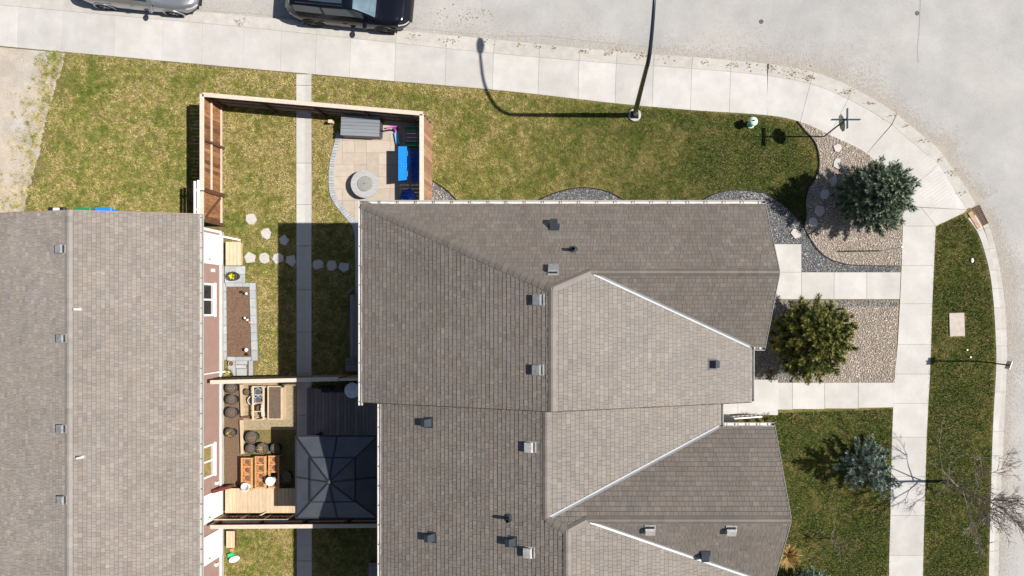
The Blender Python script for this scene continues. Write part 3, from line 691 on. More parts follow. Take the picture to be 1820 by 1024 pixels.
def vent(px, py, hf, kind, parent, up):
    """up = plan direction uphill"""
    h = 8.0
    for _ in range(4): p = P(px, py, h+.15); h = hf(p)
    a = math.atan2(up[1], up[0]); e = empty('roof_vent', (p[0], p[1], h), a, parent=parent)
    sl = abs(hf((p[0]+up[0]*.1, p[1]+up[1]*.1))-h)/.1; th = math.atan(sl); e.rotation_euler = Euler((0,-th,a)); e.scale = (.72,.78,.9) if kind in ('box','pale') else ((.72,.85,.85) if kind == 'hood' else (.9,.9,.9))
    M = None
    if kind == 'box' or kind == 'pale':
        m = m_ventg if kind == 'box' else m_ventl
        MB().box(-.22,.25,-.21,.21,.022,.03).build('flange', m, e)
        MB().cbox(-.15,.15,-.15,.15,.03,.15,.015).build('throat', m_ventd, e)
        # sloping hood, open at the downhill side
        mb = MB(); z0, z1 = .13, .19
        q = [(-.2,-.19,z0+.03),(.17,-.19,z0),(.17,.19,z0),(-.2,.19,z0+.03)]; t = [(-.19,-.18,z1),(.12,-.18,z1),(.12,.18,z1),(-.19,.18,z1)]
        mb.v = q+t; mb.f = [(3,2,1,0),(4,5,6,7),(0,1,5,4),(1,2,6,5),(2,3,7,6),(3,0,4,7)]
        mb.build('hood', m, e)
        MB().box(.19,.235,-.2,.2,.03,.05).build('flashing_strip', m_ventl, e)
    elif kind == 'hood':
        MB().box(-.2,.22,-.2,.2,.022,.03).build('flange', m_ventd, e)
        mb = MB(); mb.v = [(-.17,-.14,.03),(.16,-.14,.03),(.16,.14,.03),(-.17,.14,.03),(-.19,-.13,.27),(.02,-.13,.30),(.02,.13,.30),(-.19,.13,.27)]
        mb.f = [(3,2,1,0),(4,5,6,7),(0,1,5,4),(1,2,6,5),(2,3,7,6),(3,0,4,7)]; mb.build('hood', m_ventd, e)
    else:
        Mi = Matrix.Rotation(th,4,'Y')
        MB().lathe([(.15,.0),(.14,.02),(.07,.06)] if kind == 'pipe' else [(.08,.0),(.06,.04)],14,(0,0,.02)).build('flashing', m_ventd if kind == 'pipe' else m_ventl, e)
        o = MB().lathe([(.06,.02),(.06,.42),(.05,.42),(.05,.2)] if kind == 'pipe' else [(.045,.02),(.045,.36),(.037,.36),(.037,.2)],12).build('pipe', m_black if kind == 'pipe' else m_white, e, True); o.rotation_euler = (0,th,0)
        auto_smooth(o)
    return e
vw = (1,0); ve = (-1,0)
for px, py, hf, k, up in ((984,403,N1,'hood',(0,-1)),(1019,443,N1,'pipe',(0,-1)),(983,482,N1,'box',(0,-1)),(958,533,W1,'box',vw),(957,658,W1,'box',vw),
    (943,796,W2,'pale',vw),(941,984,W2,'pale',vw),(1267,648,E1,'hood',ve),(760,752,W2,'hood',vw),(766,957,W2,'hood',vw),(910,965,W2,'hood',vw),
    (903,923,W2,'pipe',vw),(1156,941,S2,'pale',(0,1)),(1301,942,S2,'pale',(0,1)),(1254,986,S2,'hood',(0,1))):
    vent(px, py, hf, k, town, up)

# left bungalow
bung = tag(empty('bungalow', (0,0,0)), 'bungalow with pale taupe shingles and brown lap siding on the left', 'house')
C_ = .26; XE, XRg, YN = -14.28, -18.32, 3.55
LE = lambda p: 2.7+C_*(XE-p[0]); LW = lambda p: 2.7+C_*(p[0]+22.36)
slope('le', [(XE,YN),(XRg,YN),(XRg,-13),(XE,-13)], (XE,0), (0,1), (-1,0), C_, 2.7, bung, base=(.235,.203,.175))
slope('lw', [(XRg,YN),(-22.36,YN),(-22.36,-13),(XRg,-13)], (-22.36,0), (0,1), (1,0), C_, 2.7, bung, base=(.235,.203,.175), expo=.135)
ridge_caps((XRg,-13),(XRg,YN),LE((XRg,0)),LE((XRg,0)),LW,LE,bung,.2,.13,(.225,.2,.177),seed=12)
gutter((XE,YN),(XE,-13),2.7,(1,0),bung,.55); gutter((-22.36,YN),(-22.36,-13),2.7,(-1,0),bung,.6)
for (x0,x1,hf) in ((XE,XRg,LE),(-22.36,XRg,LW)): rake((x0,YN+.015,hf((x0,0))),(x1,YN+.015,hf((x1,0))),bung,m_siding,.025)
XWL = -14.73
siding('siding', [(XWL,3.15),(XWL,-13),(-21.9,-13),(-21.9,3.15)], .34, 2.72, m_siding, bung, .105, .014)
MB().box(-21.92,XWL+.015,-13,3.17,-.1,.26).build('foundation', m_conc2, bung)
MB().box(XWL,XWL+.05,-13,3.2,.26,.335).build('base_trim', m_white, bung)
MB().box(XWL-.04,XWL+.028,3.1,3.2,.335,2.7).build('corner_trim', m_white, bung)
MB().poly([(XWL,3.15,2.7),(-18.32,3.15,3.68),(-21.9,3.15,2.7)]).build('gable_wall', m_siding, bung)
def window(y0, y1, z0, z1, parent, amber=False):
    w = empty('window', (XWL, (y0+y1)/2, (z0+z1)/2), parent=parent); hy, hz_ = abs(y1-y0)/2, (z1-z0)/2; f = .075
    mb = MB(); mb.box(.0,.06,-hy,hy,-hz_,-hz_+f); mb.box(.0,.06,-hy,hy,hz_-f,hz_); mb.box(.0,.059,-hy,-hy+f,-hz_+f,hz_-f); mb.box(.0,.059,hy-f,hy,-hz_+f,hz_-f)
    mb.build('frame', m_white, w); MB().box(0,.055,-.035,.035,-hz_+f,hz_-f).build('mullion', m_white, w)
    MB().box(0,.085,-hy-.03,hy+.03,-hz_-.04,-hz_-.002).build('sill', m_white, w)
    for s_ in (-1,1):
        ya, yb = sorted((s_*.035, s_*(hy-f)))
        MB().box(0,.03,ya,yb,-hz_+f+.2,hz_-f).build('pane', m_amber if amber else m_glass, w)
        MB().box(0,.032,ya,yb,-hz_+f,-hz_+f+.2).build('pane', m_palepanel, w)
window(-.13,1.12,.78,1.95,bung); window(-6.24,-5.0,.78,1.95,bung,True)
def door(y0, y1, parent):
    d = empty('door', (XWL, (y0+y1)/2, .3), parent=parent); hy = abs(y1-y0)/2
    MB().cbox(.0,.05,-hy,hy,.02,2.05,.004).build('leaf', m_white, d)
    mb = MB(); mb.box(0,.07,-hy-.09,-hy,-.02,2.13); mb.box(0,.07,hy,hy+.09,-.02,2.13); mb.build('frame', m_white, d)
    MB().box(0,.12,-hy-.09,hy+.09,-.05,.0).build('threshold', m_signback, d)
    MB().tube([(.06,-hy+.09,.98),(.11,-hy+.09,.98)],.03,10).build('knob', m_rim, d)
    MB().box(.05,.056,-hy+.14,hy-.14,.25,.85).build('panel', m_white, d)
for y in (2.395,-7.395,-8.95): door(y+.45, y-.45, bung)
for (y, z) in ((1.62,.9),(-6.58,.6),(-9.72,.62),(-10.2,1.2)):
    MB().cbox(XWL+.01,XWL+.11,y-.06,y+.06,z,z+.16,.02).build('wall_box', m_white, bung)
MB().tube([(XWL+.07,2.98,2.6),(XWL+.07,2.98,.32),(XWL+.12,2.98,.2),(XWL+.7,2.86,.07)],.04,8).build('downspout', m_white, bung)
MB().tube([(XWL+.07,-2.3,2.6),(XWL+.07,-2.3,.3),(XWL+.3,-2.34,.08)],.035,8).build('downspout', m_white, bung)
for px, py, hf, k, up in ((105,442,LW,'box',vw),(107,602,LW,'box',vw),(107,763,LW,'box',vw),(108,890,LW,'box',vw),(139,550,LE,'wpipe',ve),(144,813,LE,'wpipe',ve)):
    vent(px, py, hf, k, bung, up)

# ------------------------------------------------------------------ fences
def fence(a, b, h, mface, label, posts, side=1, cap=True, rails=(.28,.95), mpost=m_post, mrail=None, group='yard fences', bw=.138, pitch=.1445, z0=.04, capw=.16, mcap=None):
    a = Vector(a); b = Vector(b); d = b-a; L = d.length; ang = math.atan2(d.y, d.x)
    f = empty('fence', (a.x, a.y, 0), ang, label, 'fence', group); me = None
    n = int(L/pitch); bw = L/n-.0045
    for k in range(n):
        zz = h-.03+random.uniform(-.008,.004)
        if me is None or k % 9 == 0:
            o = MB().box(0,bw,-.009,.009,z0,zz).build('board', mface, f); me = o.data
        else: o = link('board', me, None, f)
        o.location = (k*L/n, random.uniform(-.003,.003)-side*.012, 0)
    for r in rails: MB().box(0,L,side*.006+(0 if side>0 else -.04),side*.006+(.04 if side>0 else 0),r,r+.085).build('rail', mrail or m_cap, f)
    for t in posts:
        x = min(max(t*L,.045),L-.045); MB().box(x-.045,x+.045,side*.012 if side>0 else -.104,.104 if side>0 else -.012,-.1,h-.005).build('post', mpost, f)
    if cap: MB().cbox(-.02,L+.02,-capw/2+side*.03,capw/2+side*.03,h-.004,h+.034,.006).build('cap_rail', mcap or m_cap, f)
    return f
YT = 8.16
fence((-14.77,3.62+.98),(-14.77,YT),1.66,m_fred,'reddish brown board fence with pale cap left of the back lawn',(0,.53,1),side=-1,rails=(.1,.88))
fence((-14.70,YT+.02),(-6.50,7.47),1.66,m_fgrey,'long board fence with pale cap across the north of the yard',(.01,.25,.49,.72,.99),side=-1,rails=(.5,1.0),mrail=m_fgrey)
fence((-6.50,4.16),(-6.50,7.40),1.66,m_ftan,'tan board fence beside the patio at the north lawn',(.02,.5,.98),side=1,rails=(.3,1.0),mrail=m_ftan)
# gate in the left fence
g = empty('fence_gate', (-14.77,3.46,0), R(90), 'brown board gate with diagonal brace beside the bungalow corner', 'gate')
me = None
for k in range(7):
    if me is None: o = MB().box(0,.14,-.009,.009,.08,1.6).build('board', m_fred, g); me = o.data
    else: o = link('board', me, None, g)
    o.location = (.06+k*.146,0.012,0)
MB().bar((.06,-.02,.12),(1.08,-.02,.12),.04,.09).build('rail', m_cap, g); MB().bar((.06,-.02,1.5),(1.08,-.02,1.5),.04,.09).build('rail', m_fred, g)
MB().bar((.1,-.02,1.42),(1.04,-.02,.2),.04,.09).build('brace', m_post, g)
for x in (.0,1.14): MB().box(x-.06,x+.06,-.09,.03,-.1,1.68).build('post', m_post, g)
MB().cbox(-.02,1.1,-.07,.09,1.6,1.636,.006).build('cap_rail', m_cap, g)
# white arbor beams beside the gate
ar = empty('garden_arbor', (0,0,0), 0, 'white garden arbor beams standing outside the fence gate', 'arbor')
ax1, ax2 = P(345.5,0,1.8)[0], P(351.8,0,1.8)[0]
for x, y1 in ((ax1, P(0,322,1.8)[1]), (ax2, P(0,320,1.8)[1])):
    MB().cbox(x-.036,x+.036,2.9,y1,1.74,1.82,.02).build('beam', m_white, ar)
    MB().box(x-.04,x+.04,y1-.35,y1-.27,0,1.74).build('post', m_white, ar)
for y in (P(0,338,1.8)[1], 3.85): MB().box(ax1+.036,ax2-.036,y-.05,y+.05,1.75,1.79).build('crossbar', m_cap, ar)
fence((P(374,0,1.7)[0],P(0,678,1.7)[1]),(P(600,0,1.7)[0],P(0,672.5,1.7)[1]),1.66,m_fgrey,'dividing board fence with pale cap beside the raised vegetable bed',(.0,.33,.67,1),side=-1,capw=.15)
fence((P(603,0,1.7)[0],P(0,673.5,1.7)[1]),(P(648,0,1.7)[0],P(0,673,1.7)[1]),1.66,m_fgrey,'short shaded fence section joining the deck to the townhouse',(.05,.95),side=-1,capw=.09,mrail=m_cap,rails=(1.1,1.45))
fence((P(374,0,1.7)[0],P(0,938.5,1.7)[1]),(P(690,0,1.7)[0],P(0,936,1.7)[1]),1.66,m_post,'dividing board fence with pale cap below the gazebo',(.0,.25,.5,.75,1),side=1,capw=.15)
rl = empty('deck_railing', (0,0,0), 0, 'low timber railing along the lower side of the sunny deck', 'railing')
ya = P(0,926,1.0)[1]; xa, xb = P(380,0,1.0)[0], P(512,0,1.0)[0]
MB().cbox(xa,xb,ya-.07,ya+.07,.98,1.015,.005).build('top_rail', m_lumber, rl); MB().cbox(xa,xa+.9,ya-.13,ya-.075,.93,.965,.004).build('side_rail', m_cap, rl)
MB().bar((xa+.1,ya,.35),(xb-.1,ya,.35),.04,.09).build('bottom_rail', m_lumber, rl)
for k in range(4):
    x = xa+.06+k*(xb-xa-.12)/3; MB().box(x-.045,x+.045,ya-.045,ya+.045,0,.975).build('post', m_lumber, rl)
for k in range(16):
    x = xa+.2+k*(xb-xa-.4)/15; MB().box(x-.02,x+.02,ya-.02,ya+.02,.39,.975).build('baluster', m_post, rl)
MB().bar((P(458,0,.4)[0],ya,.5),(P(472,0,.4)[0],P(0,910,.3)[1],.32),.04,.09).build('brace', m_lumber, rl)

# ------------------------------------------------------------------ patio
patio = tag(empty('patio'), 'tan paver patio with grey block border inside the fence corner', 'patio', None, 'structure')
pin = smooth_line(PL([(607,236),(604,252),(597,278),(594,300),(594,325),(597,345),(606,362),(622,380),(637,397),(642,420)]), 6)
pout = smooth_line(PL([(597,236),(595,252),(588,278),(585,300),(584,325),(587,347),(597,366),(613,386),(627,404),(631,424)]), 6)
pp = pin + PL([(648,420),(760,420),(760,222),(607,206)])
MB().prism(pp, -.1, .012).build('joint_bed', m_pjoint, patio)
cell = .47; x0, y0 = P(588,0)[0], P(0,420)[1]; occ = set(); rr = random.Random(5)
shapes = {}
for j in range(11):
    for i in range(9):
        if (i,j) in occ: continue
        w, h = rr.choice(((1,1),(1,1),(2,1),(1,2)))
        if w == 2 and (i+1,j) in occ: w = 1
        for a in range(w):
            for b in range(h): occ.add((i+a,j+b))
        rect = [(x0+i*cell+.004,y0+j*cell+.004),(x0+(i+w)*cell-.004,y0+j*cell+.004),(x0+(i+w)*cell-.004,y0+(j+h)*cell-.004),(x0+i*cell+.004,y0+(j+h)*cell-.004)]
        q = clip_poly(pp, rect)
        if len(q) >= 3:
            q2 = []
            for p in q:
                if not q2 or (Vector(p)-Vector(q2[-1])).length > .01: q2.append(p)
            if len(q2) >= 3: MB().prism(q2, -.05, .03+rr.uniform(-.002,.002)).build('paver', m_paver, patio)
def resample(line, step):
    out = [line[0]]; acc = 0
    for a, b in zip(line[:-1], line[1:]):
        L = math.dist(a,b); t = step-acc
        while t <= L: out.append((a[0]+(b[0]-a[0])*t/L, a[1]+(b[1]-a[1])*t/L)); t += step
        acc = (acc+L) % step
    return out
full_o = pout + PL([(632,500),(632,530)]); full_i = pin + PL([(643,500),(643,530)])
nb = 46
for k in range(nb):
    q = between(full_o, full_i, k/nb, (k+1)/nb, 1); slab(q, .034, 'border_block', m_pgrey, patio, -.05, .004)
dk_path = PL([(640,400),(665,400),(665,520),(640,520)])
MB().prism(dk_path, -.05, .02).build('side_paving', m_pgrey, patio)

# furniture on the patio
def planks_top(parent, x0, x1, y0, y1, z, n, m, name='plank', along='x', th=.025, gap=.006):
    for k in range(n):
        if along == 'x':
            a = y0+(y1-y0)*k/n; b = y0+(y1-y0)*(k+1)/n-gap; MB().cbox(x0,x1,a,b,z-th,z,.004).build(name, m, parent)
        else:
            a = x0+(x1-x0)*k/n; b = x0+(x1-x0)*(k+1)/n-gap; MB().cbox(a,b,y0,y1,z-th,z,.004).build(name, m, parent)
c = P(640.5,224,.6)
db = empty('deck_box', (c[0],c[1],.03), R(-2.5), 'grey plank storage box against the north fence', 'storage box')
MB().cbox(-.72,.72,-.36,.36,0,.52,.01).build('body', m_boxdark, db)
planks_top(db, -.75,.75,-.39,.39,.60,6,m_boxgrey,'lid_plank'); MB().box(-.74,.74,-.38,.38,.521,.572).build('lid', m_boxdark, db)
for k in range(3): MB().box(-.725,.725,-.372,-.361,.06+k*.15,.19+k*.15).build('front_plank', m_boxgrey, db)
c = P(587,216,.3); o = empty('timber_post', (c[0],c[1],0), 0, 'short pale timber post left of the storage box', 'post')
MB().box(-.075,.075,-.06,.06,0,.32).build('shaft', m_lumber, o); MB().cbox(-.08,.08,-.065,.065,.32,.345,.008).build('cap', m_cap, o)
c = P(648.5,327,.42); fp = empty('fire_table', (c[0],c[1],.03), 0, 'round pale concrete fire table with grey lid on the patio', 'fire table')
auto_smooth(MB().lathe([(.28,0),(.34,.02),(.36,.36),(.3,.38)],36).build('base', m_boxdark, fp))
auto_smooth(MB().lathe([(.5,.36),(.545,.365),(.55,.40),(.54,.42),(.3,.42),(.29,.4)],48).build('top', m_firep, fp))
lid = auto_smooth(MB().lathe([(.27,.402),(.285,.43),(.275,.445),(.05,.452)],40).build('lid', m_firel, fp)); MB().lathe([(.028,.45),(.03,.475),(.015,.48)],12).build('lid_knob', m_hang, lid)
# kick scooter
c = P(703,240,.3); sc = empty('kick_scooter', (c[0],c[1],.03), R(100), 'pink and light blue kick scooter beside the green bin', 'scooter')
MB().cbox(-.34,.14,-.085,.085,.07,.11,.012).build('deck', m_ltblue, sc); MB().tube([(.12,0,.1),(.22,0,.12),(.26,0,.3),(.2,0,.72)],.034,8).build('stem', m_pink, sc)
MB().tube([(.2,-.2,.72),(.2,.2,.72)],.028,8).build('handlebar', m_pink, sc)
for s_ in (-1,1): MB().tube([(.2,.2*s_,.72),(.2,.29*s_,.72)],.024,8).build('grip', m_black, sc)
def wheel_obj(x, y, r, w, m, parent, name='wheel'):
    o = auto_smooth(MB().lathe([(r*.5,-w/2),(r*.92,-w/2),(r,-w*.25),(r,w*.25),(r*.92,w/2),(r*.5,w/2)],20).build(name, m, parent)); o.location = (x,y,r); o.rotation_euler = (R(90),0,0); return o
wheel_obj(-.33,0,.06,.03,m_blue2,sc); wheel_obj(.27,.08,.06,.03,m_blue2,sc); wheel_obj(.27,-.08,.06,.03,m_blue2,sc)
# green tote with grey lid
c = P(733,242,.5); tb = empty('storage_tote', (c[0],c[1],.03), 0, 'green tote bin with grey lid against the right fence', 'tote')
MB().box(-.27,.24,-.37,.37,0,.42,taper=-.03).build('body', m_green, tb); MB().cbox(-.31,.26,-.22,.24,.42,.50,.03).build('lid', m_lidgrey, tb)
for y in (-.1,0.1): MB().box(-.2,.15,y-.012,y+.012,.5,.512).build('rib', m_firel, tb)
for y in (-.3,.32): MB().cbox(-.29,.25,y-.08,y+.06,.415,.455,.02).build('rim', m_green, tb)
# blue plastic play table
c = P(722,291,.85); pt = empty('play_table', (c[0],c[1],.03), 0, 'bright blue plastic play table with studs by the right fence', 'play table')
tp = [(-.3,.66),(.05,.66),(.12,.5),(.16,.3),(.17,0),(.12,-.3),(.08,-.62),(-.3,-.66)]
MB().prism(tp,.76,.84).build('table_top', m_blue, pt); MB().prism([(.1,.64),(.42,.62),(.42,-.58),(.1,-.6)],.28,.40).build('bench', m_blue2, pt)
for i in range(4):
    for j in range(2): MB().lathe([(.03,.84),(.03,.865),(.02,.87)],10,(-.2+i*.1,-.02-j*.1,0)).build('stud', m_blue, pt)
for x in (-.24,.3):
    for y in (-.5,.5): MB().box(x-.045,x+.045,y-.05,y+.05,0,.76 if x<0 else .28).build('leg', m_blue2, pt)
for y in (.4,-.38): MB().cbox(.02,.1,y-.12,y+.1,.84,.875,.02).build('tray', m_ltblue, pt)
c = P(729,351,.3); o = empty('saucer_swing', (c[0],c[1],.03), 0, 'round dark blue plastic saucer leaning in the fence corner', 'saucer')
d_ = auto_smooth(MB().lathe([(.1,.04),(.3,.08),(.36,.17),(.37,.19),(.35,.19),(.28,.1),(.1,.06)],28).build('dish', m_blue2, o)); d_.rotation_euler = (R(14),R(-18),0); d_.location = (0,0,.12)
MB().lathe([(.12,0),(.11,.12)],14).build('foot', m_blue2, o)
auto_smooth(MB().lathe([(.08,.17),(.1,.2),(.05,.22)],14,(.02,-.03,.02)).build('hub', m_blue, o))

# ------------------------------------------------------------------ stepping stones
def stone(px, py, r, label, group, seed, z=.03, m=m_flag, ex=1.0):
    rr = random.Random(seed); n = rr.choice((5,6,6,7)); a0 = rr.random()*6; pts = []
    for k in range(n):
        a = a0+2*math.pi*(k+rr.uniform(-.2,.2))/n; q = r*rr.uniform(.86,1.12); pts.append((q*math.cos(a)*ex, q*math.sin(a)))
    fine = []
    for k in range(n):
        p, q = pts[k], pts[(k+1)%n]; fine += [p, (p[0]*.66+q[0]*.34+rr.uniform(-.012,.012), p[1]*.66+q[1]*.34+rr.uniform(-.012,.012)), (p[0]*.3+q[0]*.7, p[1]*.3+q[1]*.7)]
    mb = MB(); mb.prism([(x*.96,y*.96) for x,y in fine], 0, .04); b = len(mb.v); n = len(fine)
    mb.v += [(x*.96,y*.96,.04) for x,y in fine]+[(x,y,.028) for x,y in fine]+[(x,y,0) for x,y in fine]
    for i in range(n): j=(i+1)%n; mb.f += [(b+n+i,b+n+j,b+j,b+i),(b+2*n+i,b+2*n+j,b+n+j,b+n+i)]
    c = P(px,py); o = mb.build('stepping_stone', m, None, False, (c[0],c[1],z-.04)); tag(o, label, 'stepping stone', group)
G1 = 'stepping stones across the back lawn'
for k, (x, y, r, l) in enumerate(((446,389,.23,'white stepping stone nearest the fence gate'),(474,416,.22,'white stepping stone between the gate and the path, second of its line'),(505,427,.23,'stepping stone just inside the house shadow above the row'),
    (445,459,.24,'white stepping stone nearest the wooden door step'),(470,459,.23,'white stepping stone second from the wooden door step'),(494,459,.235,'stepping stone in the sun right of two others, third from the step'),(518,463,.235,'half shaded stepping stone just left of the concrete path'),
    (566,470,.22,'shaded stepping stone just right of the concrete path'),(590,471,.23,'shaded stepping stone in the middle of three right of the path'),(612,474,.23,'shaded stepping stone nearest the townhouse'))):
    stone(x, y, r, l, G1, 40+k, .032)
G2 = 'stepping stones in the gravel corner'
for k, (x, y, r, l) in enumerate(((1488,264,.2,'pale stepping stone in gravel nearest the corner sidewalk'),(1488,292,.22,'pale stepping stone in gravel second from the corner sidewalk'),(1480,322,.2,'stepping stone at the upper edge of the spruce shadow'),(1465,345,.22,'stepping stone in the spruce shadow, upper middle'),
    (1457,375,.24,'stepping stone in the spruce shadow, lower middle'),(1445,396,.24,'stepping stone at the lower edge of the spruce shadow'),(1414,416,.23,'white stepping stone in dark gravel above the entry pad'))):
    stone(x, y, r, l, G2, 60+k, .066, ex=.85)

# ------------------------------------------------------------------ bungalow back yard
x0,y0 = P(401,472,.25); x1,y1 = P(428,430,.25)
st = empty('door_step', (0,0,0), 0, 'pale lumber door step at the upper back door', 'step')
planks_top(st, x0,x1,y0,y1,.25,4,m_lumber,'plank','y',.035,.012); MB().box(x0+.03,x1-.04,y0+.03,y1-.03,.0,.212).build('frame', m_lumber, st)
pad = tag(empty('paver_pad'), 'grey paver pad under the yellow flower pot', 'paver pad', None, None)
for i in range(2):
    for j in range(2):
        a = P(400+i*18,473+j*15); b = P(418+i*18,488+j*15); MB().cbox(a[0]+.005,b[0]-.005,b[1]+.005,a[1]-.005,-.04,.035,.008).build('paver', m_pgrey, pad)
def pot(px, py, r, h, m, msoil, label, group=None, rim=None, name='plant_pot', z=.0, plant=None, cat='pot'):
    c = P(px,py,h); o = empty(name, (c[0],c[1],z), 0, label, cat, group)
    auto_smooth(MB().lathe([(r*.72,0),(r*.78,.01),(r*.95,h*.9),(r*1.02,h*.9),(r*1.02,h),(r*.9,h),(r*.88,h*.7)],22).build('pot_body', m, o))
    if rim: auto_smooth(MB().lathe([(r*1.035,h-.035),(r*1.05,h-.01),(r*1.04,h+.006),(r*.9,h+.006),(r*.9,h-.01)],22,caps=False).build('rim', rim, o))
    MB().lathe([(r*.88,h*.78),(r*.87,h*.86),(r*.4,h*.9)],18).build('soil', msoil, o)
    return o
def tuft(name, n, r, h, cols, parent=None, m=None, loc=None, z=0, spread=.8, w=.012):
    V=[];F=[];C=[]
    for k in range(n):
        a = random.uniform(0,6.28); q = random.random()**.6*r*.35; lean = random.uniform(.15,spread); L = h*random.uniform(.6,1.1)
        bx,by = q*math.cos(a), q*math.sin(a); a2 = a+random.uniform(-.7,.7); dx,dy = math.cos(a2), math.sin(a2); px_,py_ = -dy*w, dx*w
        mx,my = bx+dx*L*lean*.5, by+dy*L*lean*.5; tx,ty = bx+dx*L*lean, by+dy*L*lean; i=len(V)
        V += [(bx-px_,by-py_,z),(bx+px_,by+py_,z),(mx+px_,my+py_,z+L*.7),(mx-px_,my-py_,z+L*.7),(tx,ty,z+L*(1-lean*.4))]
        F += [(i,i+1,i+2),(i,i+2,i+3),(i+3,i+2,i+4)]; c = random.choice(cols); kk = random.uniform(.7,1.25); C += [(c[0]*kk,c[1]*kk,c[2]*kk)]*3
    o = rawmesh(name, V, F, m or m_dry, parent, np.array(C))
    if loc: o.location = loc
    return o
fl = pot(415,491,.18,.3,m_potdk,m_potsoil,'black pot of yellow flowers on the grey paver pad',name='flower_pot',z=.035)
tuft('foliage',60,.3,.22,[(.05,.1,.02),(.08,.14,.03)],fl,z=.26); tuft('blossom',46,.12,.16,[(.7,.6,.02),(.75,.68,.05)],fl,z=.34,w=.022)
# planted soil bed with block edging
bed = empty('planting_bed', (0,0,0), 0, 'brown soil bed edged with pale concrete blocks by the bungalow wall', 'planting bed')
MB().prism(PL([(404,508),(446,508),(449,636),(405,636)]), -.05, .07).build('soil', m_soil, bed)
mb = MB()
for k in range(240):
    x, y = random.uniform(406,445), random.uniform(510,634); c = P(x,y); r = random.uniform(.012,.04); mb.lathe([(r*.7,0),(r,r*.4),(r*.5,r*.9)],5,(c[0],c[1],.065))
o = mb.build('soil_clod', m_soil, bed); o['kind'] = 'stuff'
yy = [503,516,531,546,561,576,591,606,622,641]
for a, b in zip(yy[:-1], yy[1:]):
    t = (a-503)/137*4; slab(PL([(445+t,a),(455+t,a),(455+t+.4,b),(445+t+.4,b)]), .12, 'block', m_pgrey, bed, 0, .004)
for a, b in ((404,419),(419,433),(433,445)): slab(PL([(a,503),(b,503),(b,510),(a,510)]), .12, 'block', m_pgrey, bed, 0, .004)
for a, b in ((406,420),(420,434),(434,448)): slab(PL([(a,634),(b,634),(b,641),(a,641)]), .12, 'block', m_pgrey, bed, 0, .004)
for k in range(9): a = 503+k*15.2; slab(PL([(398,a),(404,a),(404,a+15),(398,a+15)]), .05, 'block', m_pgrey, bed, 0, .003)
def garden_light(px, py, label, h=.3, mt=m_white, r=.045):
    c = P(px,py,h); o = empty('garden_light', (c[0],c[1],.06), 0, label, 'garden light', 'small ornaments in the soil bed')
    MB().tube([(0,0,0),(0,0,h*.7)],.012,8).build('stake', m_black, o); auto_smooth(MB().lathe([(r*.6,h*.55),(r,h*.7),(r*1.15,h*.9),(r*.4,h)],12).build('lamp_head', mt, o)); 
garden_light(431,519,'small dark solar light at the top of the soil bed',.25,m_black); garden_light(438,522,'small pale solar light at the top right of the soil bed')
garden_light(438,622,'white cone garden light near the bottom of the soil bed',.34,m_white,.06); garden_light(440,630,'black garden light at the bottom right of the soil bed',.2,m_black,.05)
c = P(436,566,.15); o = empty('garden_ornament', (c[0],c[1],.065), 0, 'black and white garden ornament in the middle of the soil bed', 'ornament')
auto_smooth(MB().lathe([(.05,0),(.08,.05),(.06,.14),(.03,.18)],12).build('body', m_black, o)); auto_smooth(MB().lathe([(.03,.15),(.05,.2),(.02,.25)],12,(.03,.02,0)).build('head', m_white, o)); auto_smooth(MB().lathe([(.03,0),(.05,.05),(.03,.1)],10,(.06,-.06,0)).build('tail', m_white, o))
c = P(444,573,.08); o = tag(auto_smooth(MB().lathe([(.02,0),(.045,.02),(.055,.055),(.04,.09),(.015,.105)],14).build('ball', m_terra, None, False, (c[0],c[1],.065))), 'small orange ball at the edge of the soil bed', 'ball', 'small ornaments in the soil bed')
pad = tag(empty('paver_stack'), 'stack of grey pavers below the soil bed', 'pavers', None, None)
for q, z in (([(420,641),(440,641),(440,648),(420,648)],.06),([(420,648.5),(438,648.5),(438,655),(420,655)],.065),([(421,655.5),(439,655.5),(439,668),(421,668)],.06),([(443,641),(450,641),(450,668),(443,668)],.08),([(405,641),(419,641),(419,668),(405,668)],.03)):
    slab(PL(q), z, 'paver', m_pgrey, pad, 0, .004)
p_ = pot(411,646,.11,.16,mat('pale pink glazed pot',(.62,.45,.42),rough=.4),m_potsoil,'small pale pink pot on the paver stack',z=.03)
o = tag(tuft('ornamental_grass',70,.25,.35,[(.4,.33,.1),(.3,.28,.08)],None,loc=(*P(412,664),.03)), 'small yellow grass plant beside the dividing fence', 'plant')

# ------------------------------------------------------------------ vegetable yard
vg = tag(MB().prism(PL([(400,681),(430,681),(432,868),(400,868)]), -.1, .004).build('soil_strip', m_soil), 'bare brown soil strip along the bungalow wall', 'soil', None, 'structure')
vb = tag(MB().prism(PL([(433,676),(526,676),(526,764),(433,764)]), -.1, .002).build('bare_ground', mat('dry trampled ground',(.3,.24,.15),rough=.95,var=.35,scale=9,detail=8,bump=.6,bscale=40,speck=(40,.2))), 'dry trampled ground round the raised bed', 'ground', None, 'structure')
e = empty('timber_edging', (0,0,0), 0, 'pale timber edging boards along the soil strip', 'edging')
for a, b in ((683,742),(746,806)):
    p, q = P(431,a), P(433,b); MB().bar((p[0],p[1],.07),(q[0],q[1],.07),.1,.14).build('plank', m_lumber, e)
p,q = P(429,741,.1),P(448,741,.1); tag(MB().bar((p[0],p[1],.1),(q[0],q[1],.1),.08,.1).build('dark_plank', m_post), 'short dark plank lying across the timber edging', 'plank')
G3 = 'black grow pots of the vegetable yard'
